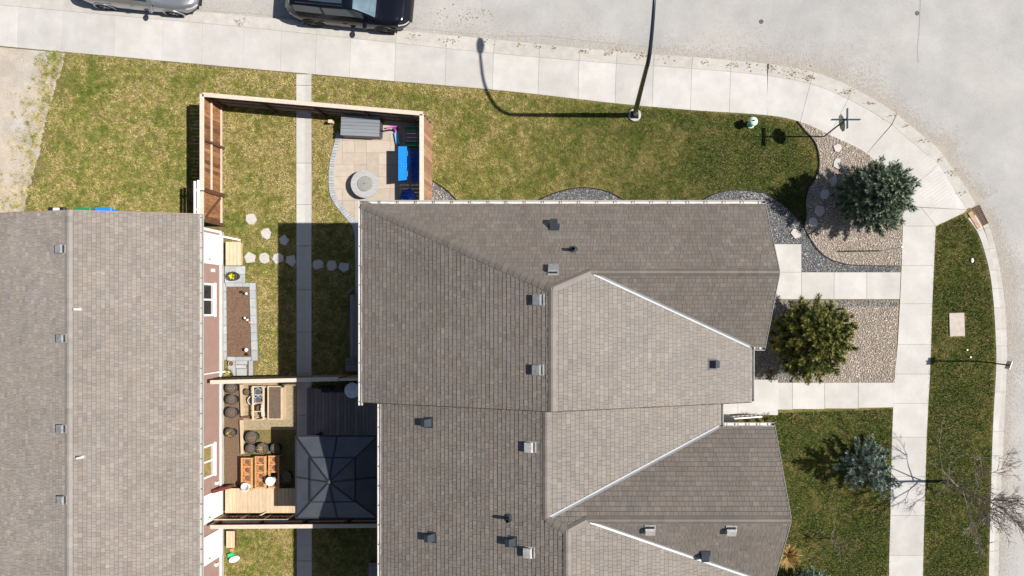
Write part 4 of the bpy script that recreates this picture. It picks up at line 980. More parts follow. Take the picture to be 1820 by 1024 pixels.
for k, (x, y, r, l) in enumerate(((411,690,.23,'black grow pot nearest the dividing fence'),(411,711,.22,'black grow pot second from the dividing fence by the wall'),(411,734,.23,'black grow pot third from the dividing fence by the wall'),(409,770,.2,'black grow pot with dry straw by the bungalow wall'),
      (447,778,.25,'large black grow pot above the pair of pots'),(445,798,.2,'black grow pot left of the pair above the racks'),(466,798,.24,'black grow pot with leaf litter right of the pair above the racks'),(489,797,.19,'black grow pot in the gazebo shadow above the racks'),(507,848,.24,'large black grow pot in the shade beside the racks'))):
    o = pot(x, y, r*.92, .34, m_potdk, m_potsoil, l, G3, m_potgr, 'grow_pot')
    if k in (3,6): tuft('dry_stalks', 50, r*1.6, .12, [(.4,.3,.12),(.3,.2,.1)], o, z=.3)
    if k in (0,4): MB().tube([(-r*.7,-.02,.345),(r*.7,.03,.35)],.012,6).build('stick', m_fgrey, o)
x0,y0 = P(449,746,.3); x1,y1 = P(503,686,.3); xm0, xm1 = P(471,0,.3)[0], P(475,0,.3)[0]
rb = empty('raised_bed', (0,0,0), 0, 'pale timber raised bed with soil and an open pot frame', 'raised bed')
for (a,b_,c_,d_) in ((xm1,x1,y0,y0+.045),(xm1,x1,y1-.045,y1),(xm1,xm1+.045,y0+.045,y1-.045),(x1-.1,x1,y0+.045,y1-.045)): MB().cbox(a,b_,c_,d_,0,.3,.006).build('side_board', m_lumber, rb)
MB().box(xm1+.045,x1-.1,y0+.045,y1-.045,0,.26).build('soil', m_potsoil, rb)
for x in (x0,xm0-.07): MB().cbox(x,x+.07,y0,y1,.33,.37,.005).build('frame_bar', m_lumber, rb)
for t in (0,.25,.5,.74,.985): y = y0+(y1-y0)*t; MB().cbox(x0+.07,xm0-.07,y-.02,y+.02,.325,.365,.004).build('cross_bar', m_lumber, rb)
for x in (x0+.035,xm0-.035):
    for y in (y0+.04,y1-.04): MB().box(x-.03,x+.03,y-.03,y+.03,0,.33).build('leg', m_lumber, rb)
pot(459,697,.14,.24,m_blue2,m_potsoil,'blue pot in the top cell of the raised frame',None,m_ltblue); pot(459,711,.14,.24,m_blue2,m_potsoil,'blue pot in the second cell of the raised frame',None,m_ltblue)
pot(460,726,.13,.22,m_potdk,m_potsoil,'dark pot in the third cell of the raised frame'); pot(448,712,.17,.2,m_potdk,m_potsoil,'dark pot with thick white rim left of the raised frame',None,m_white); pot(438,697,.13,.2,m_potdk,m_potsoil,'small dark pot between edging and raised frame')
c = P(467,730,.36); o = empty('plant_sack', (c[0],c[1],.36), R(8), 'pale folded sack lying on the raised frame', 'sack'); MB().box(-.06,.07,-.2,.12,.012,.03).build('fold', m_cap, o); MB().box(-.03,.05,.12,.24,.012,.026).build('flap', m_cap, o)
def rack(px0, py0, px1, py1, n, label, filled):
    h = .42; a = P(px0,py1,h); b = P(px1,py0,h); o = empty('pot_rack', (0,0,0), 0, label, 'pot rack', 'timber pot racks')
    for x in (a[0],b[0]-.06): MB().cbox(x,x+.06,a[1],b[1],h-.1,h,.006).build('side_board', m_rack, o)
    for k in range(n+1):
        y = a[1]+(b[1]-a[1]-.05)*k/n; MB().cbox(a[0]+.06,b[0]-.06,y,y+.05,h-.1,h-.003,.005).build('cross_bar', m_rack, o)
    for x in (a[0]+.03,b[0]-.03):
        for y in (a[1]+.03,b[1]-.03): MB().box(x-.03,x+.03,y-.03,y+.03,0,h-.1).build('leg', m_rack, o)
    for k in range(n):
        if k not in filled: continue
        y = a[1]+(b[1]-a[1])*(k+.5)/n; cx = (a[0]+b[0])/2; r = min((b[0]-a[0]-.12)/2, (b[1]-a[1])/n/2-.02)
        q = empty('terracotta_pot', (cx,y,.14), 0, ('lowest','third','second','topmost')[k]+(' terracotta pot' if k in (0,3) else ' terracotta pot from the top')+f' in the {label.split(" ")[0]} pot rack', 'pot', 'terracotta pots in the racks')
        auto_smooth(MB().lathe([(r*.65,0),(r*.9,.2),(r*1.05,.2),(r*1.05,.27),(r*.9,.27),(r*.88,.22)],18).build('pot_body', m_terra, q))
        MB().lathe([(r*.88,.2),(r*.5,.235)],14).build('soil', m_potsoil, q)
rack(428,814,448,872,4,'left timber pot rack of terracotta pots above the deck',(1,2,3)); rack(452.5,811,472,868,4,'middle timber pot rack of four terracotta pots above the deck',(0,1,2,3)); rack(476.5,810,496,868,4,'right timber pot rack beside the gazebo shadow',(0,2,3))
def bucket(px, py, label, lid):
    c = P(px,py,.75 if lid else .6); o = empty('bucket', (c[0],c[1],.32 if not lid else .42), 0, label, 'bucket')
    auto_smooth(MB().lathe([(.12,0),(.155,.28),(.165,.28),(.165,.3),(.14,.3),(.125,.05)],22).build('pail', m_white, o))
    if lid: auto_smooth(MB().lathe([(.172,.29),(.176,.315),(.165,.325),(.05,.328)],22).build('lid', m_white, o))
    else: MB().tube([(-.16,0,.28),(-.1,-.1,.33),(.1,-.1,.33),(.16,0,.28)],.008,6).build('handle', m_rim, o)
bucket(436,866,'white open bucket at the foot of the left pot rack',False); bucket(479.5,856,'white bucket with closed lid on the right pot rack',True)
# sunny deck, shaded deck, stair deck
def deck(px0,py0,px1,py1,z,m,label,n,along='y'):
    a = P(px0,py1,z); b = P(px1,py0,z); o = empty('deck', (0,0,0), 0, label, 'deck')
    planks_top(o,a[0],b[0],a[1],b[1],z,n,m,'plank',along,.03,.007); MB().box(a[0]+.03,b[0]-.03,a[1]+.03,b[1]-.03,0,z-.035).build('frame', m_post, o); return o
deck(400,868,560,912,.3,m_lumber,'sunny pale lumber deck at the lower back door',24)
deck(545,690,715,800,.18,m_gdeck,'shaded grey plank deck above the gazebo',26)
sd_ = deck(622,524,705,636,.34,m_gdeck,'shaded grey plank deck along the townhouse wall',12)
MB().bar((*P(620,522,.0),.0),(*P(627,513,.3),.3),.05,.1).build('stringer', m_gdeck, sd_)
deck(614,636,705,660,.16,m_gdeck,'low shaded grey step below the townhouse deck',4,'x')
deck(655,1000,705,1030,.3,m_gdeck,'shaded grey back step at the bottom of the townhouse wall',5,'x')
deck(402,944,417,974,.25,m_lumber,'pale lumber step at the lowest back door',4)
c = P(398,866,.3); o = empty('leaning_board', (XWL+.06,P(0,867,.3)[1]+.03,0), 0, 'dark red board leaning beside the deck door', 'board'); MB().bar((.32,0,.3),(.06,0,1.15),.12,.03).build('panel', mat('dark red paint',(.16,.03,.03),rough=.6), o); MB().box(.26,.36,-.07,.07,0,.3).build('foot', m_post, o)
c = P(626,694,.75); tb = empty('side_table', (c[0],c[1],.18), 0, 'white round pedestal table in the shade of the townhouse', 'table')
auto_smooth(MB().lathe([(.27,.53),(.3,.54),(.3,.565),(.28,.57),(.05,.57)],32).build('table_top', mat('white resin',(.8,.82,.85),rough=.4), tb)); MB().lathe([(.18,0),(.16,.03),(.03,.06),(.03,.53)],16).build('pedestal', m_white, tb)
for px, w in ((580,'left'),(601,'right')):
    c = P(px,692,.6); ch = empty('folding_chair', (c[0],c[1],.18), R(180), f'{w} black folding chair in the shade against the dividing fence', 'chair', 'folding chairs on the shaded deck')
    MB().cbox(-.2,.2,-.05,.12,.4,.43,.01).build('seat', m_black, ch); MB().cbox(-.2,.2,-.1,-.07,.5,.85,.008).build('backrest', m_black, ch)
    for x in (-.19,.19): MB().bar((x,.16,0),(x,-.1,.84),.025,.025).build('leg', m_blackm, ch); MB().bar((x,-.14,0),(x,.1,.42),.025,.025).build('leg', m_blackm, ch)
# gazebo
gx0, gy1 = P(526,775,2.2); gx1, gy0 = P(672,921,2.2); cx, cy = (gx0+gx1)/2, (gy0+gy1)/2; hw, hh_ = (gx1-gx0)/2, (gy1-gy0)/2
gz = empty('gazebo', (cx,cy,0), 0, 'charcoal hardtop gazebo with two tier roof beside the townhouse', 'gazebo')
def tier(z0, z1, a, b, ta, tb_):
    crn = [(-a,-b),(0,-b),(a,-b),(a,0),(a,b),(0,b),(-a,b),(-a,0)]; top = [(-ta,-tb_),(0,-tb_),(ta,-tb_),(ta,0),(ta,tb_),(0,tb_),(-ta,tb_),(-ta,0)]
    for i in range(8):
        j = (i+1)%8; p,q,r,s_ = crn[i],crn[j],top[j],top[i]
        mb = MB(); mb.quad((*p,z0),(*q,z0),(*r,z1),(*s_,z1)); mb.quad((*s_,z1-.02),(*r,z1-.02),(*q,z0-.02),(*p,z0-.02)); mb.quad((*p,z0-.02),(*q,z0-.02),(*q,z0),(*p,z0)); mb.quad((*s_,z1),(*r,z1),(*r,z1-.02),(*s_,z1-.02))
        mb.build('roof_panel', m_char, gz)
        MB().bar((*p,z0+.012),(*s_,z1+.012),.05,.03).build('roof_rib', m_charrib, gz)
tier(2.2,2.62,hw,hh_,hw*.5,hh_*.5); tier(2.66,3.02,hw*.53,hh_*.53,.05,.05)
for (a,b) in (((-hw,-hh_),(hw,-hh_)),((hw,-hh_),(hw,hh_)),((hw,hh_),(-hw,hh_)),((-hw,hh_),(-hw,-hh_))): MB().bar((*a,2.19),(*b,2.19),.05,.06).build('eave_trim', m_charrib, gz)
s5 = .53; q = [(-hw*s5,-hh_*s5),(hw*s5,-hh_*s5),(hw*s5,hh_*s5),(-hw*s5,hh_*s5)]
for i in range(4): MB().bar((*q[i],2.65),(*q[(i+1)%4],2.65),.04,.05).build('eave_trim', m_charrib, gz)
MB().lathe([(.09,3.0),(.07,3.05),(.02,3.1)],12).build('finial', m_char, gz)
for sx in (-1,1):
    for sy in (-1,1): MB().box(sx*(hw-.22)-.05,sx*(hw-.22)+.05,sy*(hh_-.22)-.05,sy*(hh_-.22)+.05,0,2.19).build('post', m_charrib, gz)
c = P(413,993,.2); o = empty('toy_pile', (c[0],c[1],0), R(20), 'white and green plastic toy lying on the lower lawn', 'toy')
auto_smooth(MB().lathe([(.05,0),(.17,.06),(.15,.16),(.05,.22)],9,(0,-.06,0),1.3,.8).build('white_shell', m_white, o)); MB().box(-.2,.02,.06,.24,0,.15,taper=.03).build('green_base', mat('bright green plastic',(.03,.5,.2),rough=.4), o); MB().box(-.05,.1,.24,.36,0,.07).build('brick_piece', m_terra, o)
# wheeled bins behind the north wall of the bungalow
for px, m_, l, hh in ((103,m_black,'black wheeled bin peeking past the bungalow roof edge',1.12),(146,m_green,'green wheeled bin peeking past the bungalow roof edge',1.02),(184,m_blue,'blue wheeled bin peeking past the bungalow roof edge',1.05)):
    c = P(px,372.5,1.0); o = empty('wheeled_bin', (c[0],c[1]-.29,0), 0, l, 'bin', 'wheeled bins beside the bungalow')
    MB().box(-.27,.27,-.3,.3,.06,hh-.1,taper=-.03).build('body', m_, o); MB().cbox(-.32,.32,-.35,.37,hh-.1,hh,.03).build('lid', m_, o)
    for x in (-.27,.27): q = wheel_obj(x,-.26,.1,.05,m_black,o); q.rotation_euler = (0,R(90),0)
    MB().tube([(-.22,-.38,hh-.06),(.22,-.38,hh-.06)],.018,6).build('handle', m_black, o)
    if hh > 1.1: MB().box(-.1,.14,.12,.34,hh,hh+.012).build('sticker', m_white, o)

# ------------------------------------------------------------------ street furniture
b0 = P(1128,205); lp = empty('street_lamp', (b0[0],b0[1],0), 0, 'tall black street lamp with curved arm over the north street', 'street lamp')
auto_smooth(MB().lathe([(.25,-.2),(.25,.06),(.235,.08)],30).build('footing', m_conc, lp)); MB().cbox(-.15,.15,-.15,.15,.08,.11,.01).build('base_plate', m_blackm, lp)
for sx in (-1,1):
    for sy in (-1,1): MB().lathe([(.022,.11),(.02,.17)],8,(sx*.11,sy*.11,0)).build('bolt', m_blackm, lp)
pts = [(0,0,.1),(.02,0,2),(.05,.0,4),(.09,.02,6.0)]; rad = [.1,.095,.085,.075]
for k in range(1,13):
    t = k/12; a = t*R(78); pts.append((.09+.14*t, .02+2.35*(1-math.cos(a)), 6.0+1.75*math.sin(a))); rad.append(.074-.026*t)
pts.append((.25,2.55,7.82)); rad.append(.044)
auto_smooth(MB().tube(pts, rad, 12).build('pole', m_pole, lp))
hd = MB(); 
hd.v = []; 
auto_smooth(MB().lathe([(.06,-.08),(.15,-.05),(.17,.0),(.12,.05),(.03,.08)],18,(0,0,0),.9,2.1).build('lamp_head', m_pole, lp, False, (.25,2.75,7.8)))
hy = P(1334,222); h_ = empty('fire_hydrant', (hy[0],hy[1],0), R(25), 'pale green fire hydrant on the north lawn near the corner', 'hydrant')
auto_smooth(MB().lathe([(.15,0),(.15,.05),(.11,.06),(.105,.45),(.13,.46),(.13,.5),(.1,.51)],20).build('barrel', m_hyd, h_))
auto_smooth(MB().lathe([(.17,.51),(.18,.55),(.15,.62),(.08,.68),(.05,.69)],20).build('bonnet', m_hydt, h_)); MB().lathe([(.035,.69),(.03,.75)],5).build('operating_nut', m_blackm, h_)
for a in (0,90,180): q = auto_smooth(MB().lathe([(.05,.08),(.05,.17),(.065,.17),(.065,.2),(.03,.21)],14).build('outlet', m_hyd, h_)); q.location=(0,0,.36); q.rotation_euler=(0,R(90),R(a))
sg = P(1464,243); s0 = empty('street_sign', (sg[0],sg[1],0), 0, 'crossed blue street name blades and octagonal sign on a post at the corner', 'street sign')
MB().tube([(0,0,0),(0,0,2.86)],.03,8).build('post', m_blackm, s0)
MB().box(-.52,.52,-.012,.012,2.66,2.83).build('name_blade', m_sign_blue, s0); MB().box(-.012,.012,-.36,.36,2.84,3.0).build('name_blade', m_sign_blue, s0)
mb = MB(); oc = [(.33*math.cos(R(22.5+45*k)), .33*math.sin(R(22.5+45*k))) for k in range(8)]
n0=len(mb.v); mb.v += [(0.03,a,2.2+b) for a,b in oc]+[(.036,a,2.2+b) for a,b in oc]; mb.f += [tuple(range(7,-1,-1)), tuple(range(8,16))]+[(i,(i+1)%8,8+(i+1)%8,8+i) for i in range(8)]
q = mb.build('octagon_plate', m_signback, s0); q.rotation_euler=(0,0,R(12))
MB().lathe([(.05,-.2),(.05,.02)],12).build('sleeve', m_conc2, s0)
wp = P(1566,446); o = empty('marker_post', (wp[0],wp[1],0), 0, 'thin white marker post in the tan gravel beside the sidewalk', 'post'); MB().tube([(0,0,0),(.01,-.02,2.1)],.027,8).build('shaft', m_white, o); MB().lathe([(.04,0),(.034,.04)],10,(.01,-.02,2.08)).build('cap', m_white, o)
tn = P(1737,642); o = empty('parking_sign', (tn[0],tn[1],0), 0, 'thin metal post with small sign on the right boulevard strip', 'sign'); MB().tube([(0,0,0),(0,0,2.5)],.026,8).build('post', m_blackm, o)
q = MB().box(-.15,.15,-.006,.006,2.1,2.48).build('plate', m_signback, o); q.rotation_euler=(0,0,R(70)); q.location=(0.03,0,0)
cb = P(1741,385); o = empty('catch_basin', (cb[0],cb[1],ROADZ), R(26), 'rusty storm drain grate set in the kerb at the corner', 'drain')
MB().box(-.2,.2,-.36,.36,-.03,.045).build('pit', m_edge, o)
for (a,b,c_,d_) in ((-.23,-.19,-.4,.4),(.19,.23,-.4,.4),(-.19,.19,-.4,-.36),(-.19,.19,.36,.4)): MB().cbox(a,b,c_,d_,0,.07,.006).build('frame', m_grate, o)
for k in range(9): y = -.32+k*.08; MB().cbox(-.19,.19,y-.018,y+.018,.03,.065,.004).build('bar', m_grate, o)
for x in (-.07,.07): MB().cbox(x-.015,x+.015,-.36,.36,.028,.06,.004).build('bar', m_grate, o)
ap = slab(PL([(1719,379),(1726,375),(1743,403),(1737,408)]), .04, 'apron', m_rust, None, -.2); ap.name = 'drain_apron'; tag(ap, 'rust stained concrete apron beside the storm drain', 'apron')
uc = P(1700,577); o = empty('utility_cover', (uc[0],uc[1],0), R(2), 'square concrete utility cover in the right boulevard grass', 'utility cover'); MB().cbox(-.3,.3,-.46,.46,-.08,.05,.015).build('lid', m_pinkslab, o)
for y in (-.3,.3): MB().lathe([(.03,.045),(.028,.053)],10,(0,y,0)).build('lifting_eye', m_pgrey, o)
for k, (x, y, l) in enumerate(((1728,463,'white utility flag lying on the boulevard above the utility cover'),(1719,622,'small white cap in the boulevard grass below the utility cover'),(1725,635,'small white cap in the boulevard grass beside the sign post'))):
    c = P(x,y,.05); r = .07 if k == 0 else .04; o = auto_smooth(MB().lathe([(r,0),(r*1.05,.03),(r*.7,.055)],9,(0,0,0),.8 if k==0 else 1,1.3 if k==0 else 1).build('lawn_marker', m_white, None, False, (c[0],c[1],.03))); tag(o, l, 'marker', 'small white markers on the boulevard')
# gutter litter and weeds
V=[];F=[];C=[]
for (x,y,nn,sx) in ((735,65,30,8),(800,71,60,12),(838,24,110,22),(925,80,20,5),(956,84,20,6),(985,87,25,6),(1037,92,40,5),(1080,95,40,5),(1143,98,50,9),(1180,103,30,14),(1252,112,30,6),(1303,116,30,6),(1335,118,24,10),(1372,122,60,9),(1417,130,90,14),(1440,138,60,6),(1510,164,60,10),(1545,183,30,5),(1590,206,40,8),(1608,224,24,4),(1640,250,20,6),(1672,284,20,6),(1692,306,50,8),(1712,345,20,6),(430,40,45,7),(860,77,20,8),(1100,88,30,10)):
    for k in range(int(nn*.55)):
        c = P(x+random.gauss(0,sx), y+random.gauss(0,sx*.38)+0.1*random.gauss(0,sx)); a = random.uniform(0,6.28); L = random.uniform(.012,.04); w = L*random.uniform(.3,.8); z = .035 if y > 60 or x < 500 else ROADZ+.02
        if 805 < x < 870 and y < 60: z = ROADZ+.02
        i = len(V); ca, sa = math.cos(a), math.sin(a); V += [(c[0]-ca*L,c[1]-sa*L,z),(c[0]-sa*w,c[1]+ca*w,z+.012),(c[0]+ca*L,c[1]+sa*L,z+.004),(c[0]+sa*w,c[1]-ca*w,z)]
        F += [(i,i+1,i+2),(i,i+2,i+3)]; b = random.choice(((.28,.22,.12),(.36,.28,.16),(.2,.19,.08),(.24,.18,.1))); C += [b,b]
tag(rawmesh('leaf_litter', V, F, m_dry, None, np.array(C)), 'dry leaf litter and weeds scattered along the kerb', 'litter', None, 'stuff')
# road details: cracks, manhole lids
for k, (x, y, r, l) in enumerate(((1632,22,.09,'small round valve lid beside the seam in the road'),(1354,37,.09,'small dark valve lid in the road above the lawn'))):
    c = P(x,y); o = auto_smooth(MB().lathe([(r,-.05),(r,.005),(r*.85,.008),(r*.8,.003)],18).build('valve_lid', m_potgr, None, False, (c[0],c[1],ROADZ+.002))); tag(o, l, 'valve lid')
V=[];F=[]
def crack(pts, w):
    mb = MB()
    for i in range(len(pts)-1):
        a, b = Vector(P(*pts[i])), Vector(P(*pts[i+1])); t=(b-a).normalized(); n_=Vector((-t.y,t.x))*w; z=ROADZ+.004
        mb.quad((*(a-n_),z),(*(b-n_),z),(*(b+n_),z),(*(a+n_),z))
    return mb
m_seam = mat('road seam', (.25,.245,.235), rough=.95, var=.2, scale=9)
for l, pts, w in (('straight dark seam running down the road near the valve lid',[(1638,-30),(1637,20),(1635,60),(1632,85),(1634,110)],.014),('hairline joint along the gutter of the north street',[(300,14),(440,22),(700,46),(900,64),(958,62),(1050,72),(1192,86)],.012)):
    tag(crack(pts, w).build('road_seam', m_seam), l, 'seam')

# ------------------------------------------------------------------ trees
def conifer(px, py, h, rad, cols, label, name, seed, whorls=14, per=11, shape=1.25, need=.045, droop=.12, top_r=.12, lowz=.15, dens=1.0, squash=(1,1), gaps=0.0, lob=.07):
    rr = random.Random(seed); c = P(px, py); e = empty(name, (c[0], c[1], 0), rr.random()*6, label, 'tree', 'conifers in the front yards')
    MB().tube([(0,0,-.1),(0,0,h*.5),(0,0,h*.96)],[.02+h*.022,.01+h*.014,.012],9).build('trunk', m_bark, e)
    bm = MB(); T = []; D = []; K = []     # twig roots, directions, colour
    for w in range(whorls):
        t = w/(whorls-1); z = lowz+(h*.97-lowz)*t**.92
        prof = max(0.0, (1-t**shape))**.72*(.78+.22*min(1,t*5)); R0 = rad*prof+top_r*.6
        nb_ = max(4, int(per*(1-.55*t)))
        for b in range(nb_):
            if rr.random() < gaps: continue
            a = 2*math.pi*(b+rr.uniform(-.3,.3)+.5*(w%2))/nb_; L = R0*rr.uniform(.74,1.12)*(1+lob*math.sin(3*a+seed)+lob*.6*math.sin(5*a+2*seed+w*.6)); up = .12+.62*t+rr.uniform(-.08,.08)
            sx, sy = squash; dx, dy = math.cos(a)*sx, math.sin(a)*sy
            pts = []
            for k in range(6):
                s = k/5; pts.append(Vector((dx*L*s, dy*L*s, z+L*(up*s-droop*4*s*(1-s)*.5+.10*s*s))))
            bm.tube(pts, [.016*(1-.8*k/5)*(.6+.5*(1-t)) for k in range(6)], 4, False)
            nt = max(3, int(L*13*dens))
            for k in range(nt):
                s = .22+.78*(k+rr.random())/nt; f = s*5; i = min(4,int(f)); p = pts[i].lerp(pts[i+1], f-i); d = (pts[i+1]-pts[i]).normalized()
                sd_ = Vector((-d.y,d.x,0)); 
                if sd_.length < .01: sd_ = Vector((1,0,0))
                sd_.normalize(); side = rr.choice((-1,1))
                dr = (d*rr.uniform(.55,1)+sd_*side*rr.uniform(.25,.95)+Vector((0,0,rr.uniform(-.12,.35)))).normalized()
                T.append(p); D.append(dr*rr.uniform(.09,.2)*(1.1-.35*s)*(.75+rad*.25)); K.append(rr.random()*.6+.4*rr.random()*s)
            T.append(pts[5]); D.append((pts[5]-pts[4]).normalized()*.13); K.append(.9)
    for k in range(5): T.append(Vector((0,0,h*.9))); D.append(Vector((rr.uniform(-.12,.12),rr.uniform(-.12,.12),.16))); K.append(.8)
    bm.build('branch', m_bark, e)['kind'] = 'stuff'
    T = np.array([tuple(p) for p in T]); D = np.array([tuple(p) for p in D]); K = np.array(K); n = len(T); q = 22
    s = np.tile(np.linspace(.05,1,q)[None],(n,1)); ln = np.linalg.norm(D,axis=1,keepdims=True); d = D/ln
    ref = np.where(np.abs(d[:,2:3])<.9, np.array([[0,0,1.]]), np.array([[1.,0,0]])); u = np.cross(d,ref); u /= np.linalg.norm(u,axis=1,keepdims=True); v = np.cross(u,d)
    g = np.random.default_rng(seed); th = g.uniform(0,6.28,(n,q))
    base = T[:,None]+D[:,None]*s[...,None]; rdir = u[:,None]*np.cos(th)[...,None]+v[:,None]*np.sin(th)[...,None]
    nl = need*g.uniform(.8,1.35,(n,q,1)); tip = base+rdir*nl+d[:,None]*nl*1.1
    wv = np.cross(rdir, d[:,None]); wv *= .0105/np.linalg.norm(wv,axis=2,keepdims=True)
    Vv = np.stack([base-wv, base+wv, tip],2).reshape(-1,3); Ff = np.arange(len(Vv)).reshape(-1,3)
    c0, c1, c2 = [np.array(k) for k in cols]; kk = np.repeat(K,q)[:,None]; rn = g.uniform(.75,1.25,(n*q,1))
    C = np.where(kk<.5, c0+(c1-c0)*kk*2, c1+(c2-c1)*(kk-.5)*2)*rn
    rawmesh('crown', Vv, Ff, m_needle, e, C)
    return e
BLUE = ((.06,.1,.058),(.125,.178,.11),(.29,.34,.245)); PALE = ((.09,.12,.095),(.17,.23,.19),(.32,.4,.36)); GRN = ((.045,.075,.017),(.115,.135,.03),(.27,.235,.055))
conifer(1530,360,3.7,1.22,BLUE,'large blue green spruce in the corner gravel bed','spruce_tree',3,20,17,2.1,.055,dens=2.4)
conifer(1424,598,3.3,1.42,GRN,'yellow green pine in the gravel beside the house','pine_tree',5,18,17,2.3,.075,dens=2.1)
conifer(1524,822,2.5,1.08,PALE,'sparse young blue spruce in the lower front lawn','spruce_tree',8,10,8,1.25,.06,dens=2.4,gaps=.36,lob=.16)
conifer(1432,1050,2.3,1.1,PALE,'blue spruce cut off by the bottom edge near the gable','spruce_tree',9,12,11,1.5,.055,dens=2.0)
# bare tree and shrub
def bare(px, py, h, label, name, seed, r0, levels, spread, first, m=m_twig, cat='tree', lean=(0,0), n_main=9):
    rr = random.Random(seed); c = P(px,py); e = empty(name, (c[0],c[1],0), 0, label, cat); mb = MB(); tr = MB()
    top = Vector((lean[0],lean[1],h)); tpts = [Vector((0,0,-.05)), top*.25+Vector((.02,.01,0)), top*.5, top*.75+Vector((-.02,.02,0)), top]
    tr.tube(tpts, [r0,r0*.85,r0*.62,r0*.36,r0*.1], 8)
    def grow(p, d, L, r, lv):
        pts = [p]; q = p.copy(); dd = d.copy()
        for k in range(4):
            dd = (dd+Vector((rr.uniform(-.16,.16),rr.uniform(-.16,.16),.06+rr.uniform(-.08,.1)))).normalized(); q = q+dd*(L/4); pts.append(q.copy())
        mb.tube(pts, [max(.006,r*(1-.2*k)) for k in range(5)], 5 if lv>1 else 3, False)
        if lv > 0:
            for k in range(rr.choice((4,5,5)) if lv>1 else rr.choice((3,4))):
                s = rr.uniform(.25,1)*4; i = min(3,int(s)); b = pts[i].lerp(pts[i+1], s-i)
                ax = Vector((rr.gauss(0,1),rr.gauss(0,1),rr.gauss(.25,.6))).normalized(); nd = (dd*1.0+ax*.75).normalized()
                grow(b, nd, L*rr.uniform(.4,.65), r*.5, lv-1)
    for k in range(n_main):
        t = first+(1-first)*(k+.3)/n_main; f = t*4; i = min(3,int(f)); p = tpts[i].lerp(tpts[i+1], f-i)
        a = k*2.4+rr.uniform(-.4,.4); el = rr.uniform(.45,.9)+.4*t; d = Vector((math.cos(a)*math.cos(el),math.sin(a)*math.cos(el),math.sin(el)))
        grow(p, d, spread*rr.uniform(.75,1.15)*(1.45-.95*t), r0*.5*(1.1-.7*t), levels)
    tr.build('trunk', m, e, True); q = mb.build('branches', m, e); q['kind'] = 'stuff'; return e
bare(1680,856,4.4,'leafless young tree on the right boulevard strip','bare_tree',21,.06,3,1.7,.18,lean=(.05,.02),n_main=15)
bare(1478,957,1.1,'small leafless shrub in the lower front lawn','bare_shrub',23,.02,2,.6,.15,cat='shrub',n_main=8)
def clump(px, py, n, r, h, cols, label, name='ornamental_grass'):
    c = P(px,py); o = tuft(name, n, r, h, cols, None, loc=(c[0],c[1],0), spread=.9, w=.007); tag(o, label, 'plant', 'dry plants in the front yard')
STRAW = [(.45,.3,.11),(.38,.25,.09),(.5,.36,.15)]
clump(1398,985,420,.75,.55,STRAW,'dry golden grass clump beside the lower gable')
clump(1322,745,150,.5,.35,[(.3,.16,.08),(.25,.15,.06),(.2,.17,.06)],'dry brown perennials beside the porch railing'); clump(1358,744,120,.4,.3,[(.3,.2,.1),(.16,.15,.05)],'dry perennials at the end of the porch railing')
clump(1410,744,60,.35,.2,[(.3,.21,.09),(.22,.17,.07)],'straw clump below the porch landing')
clump(1371,662,60,.3,.25,[(.12,.12,.04),(.3,.24,.1)],'small plant in dark gravel above the porch')

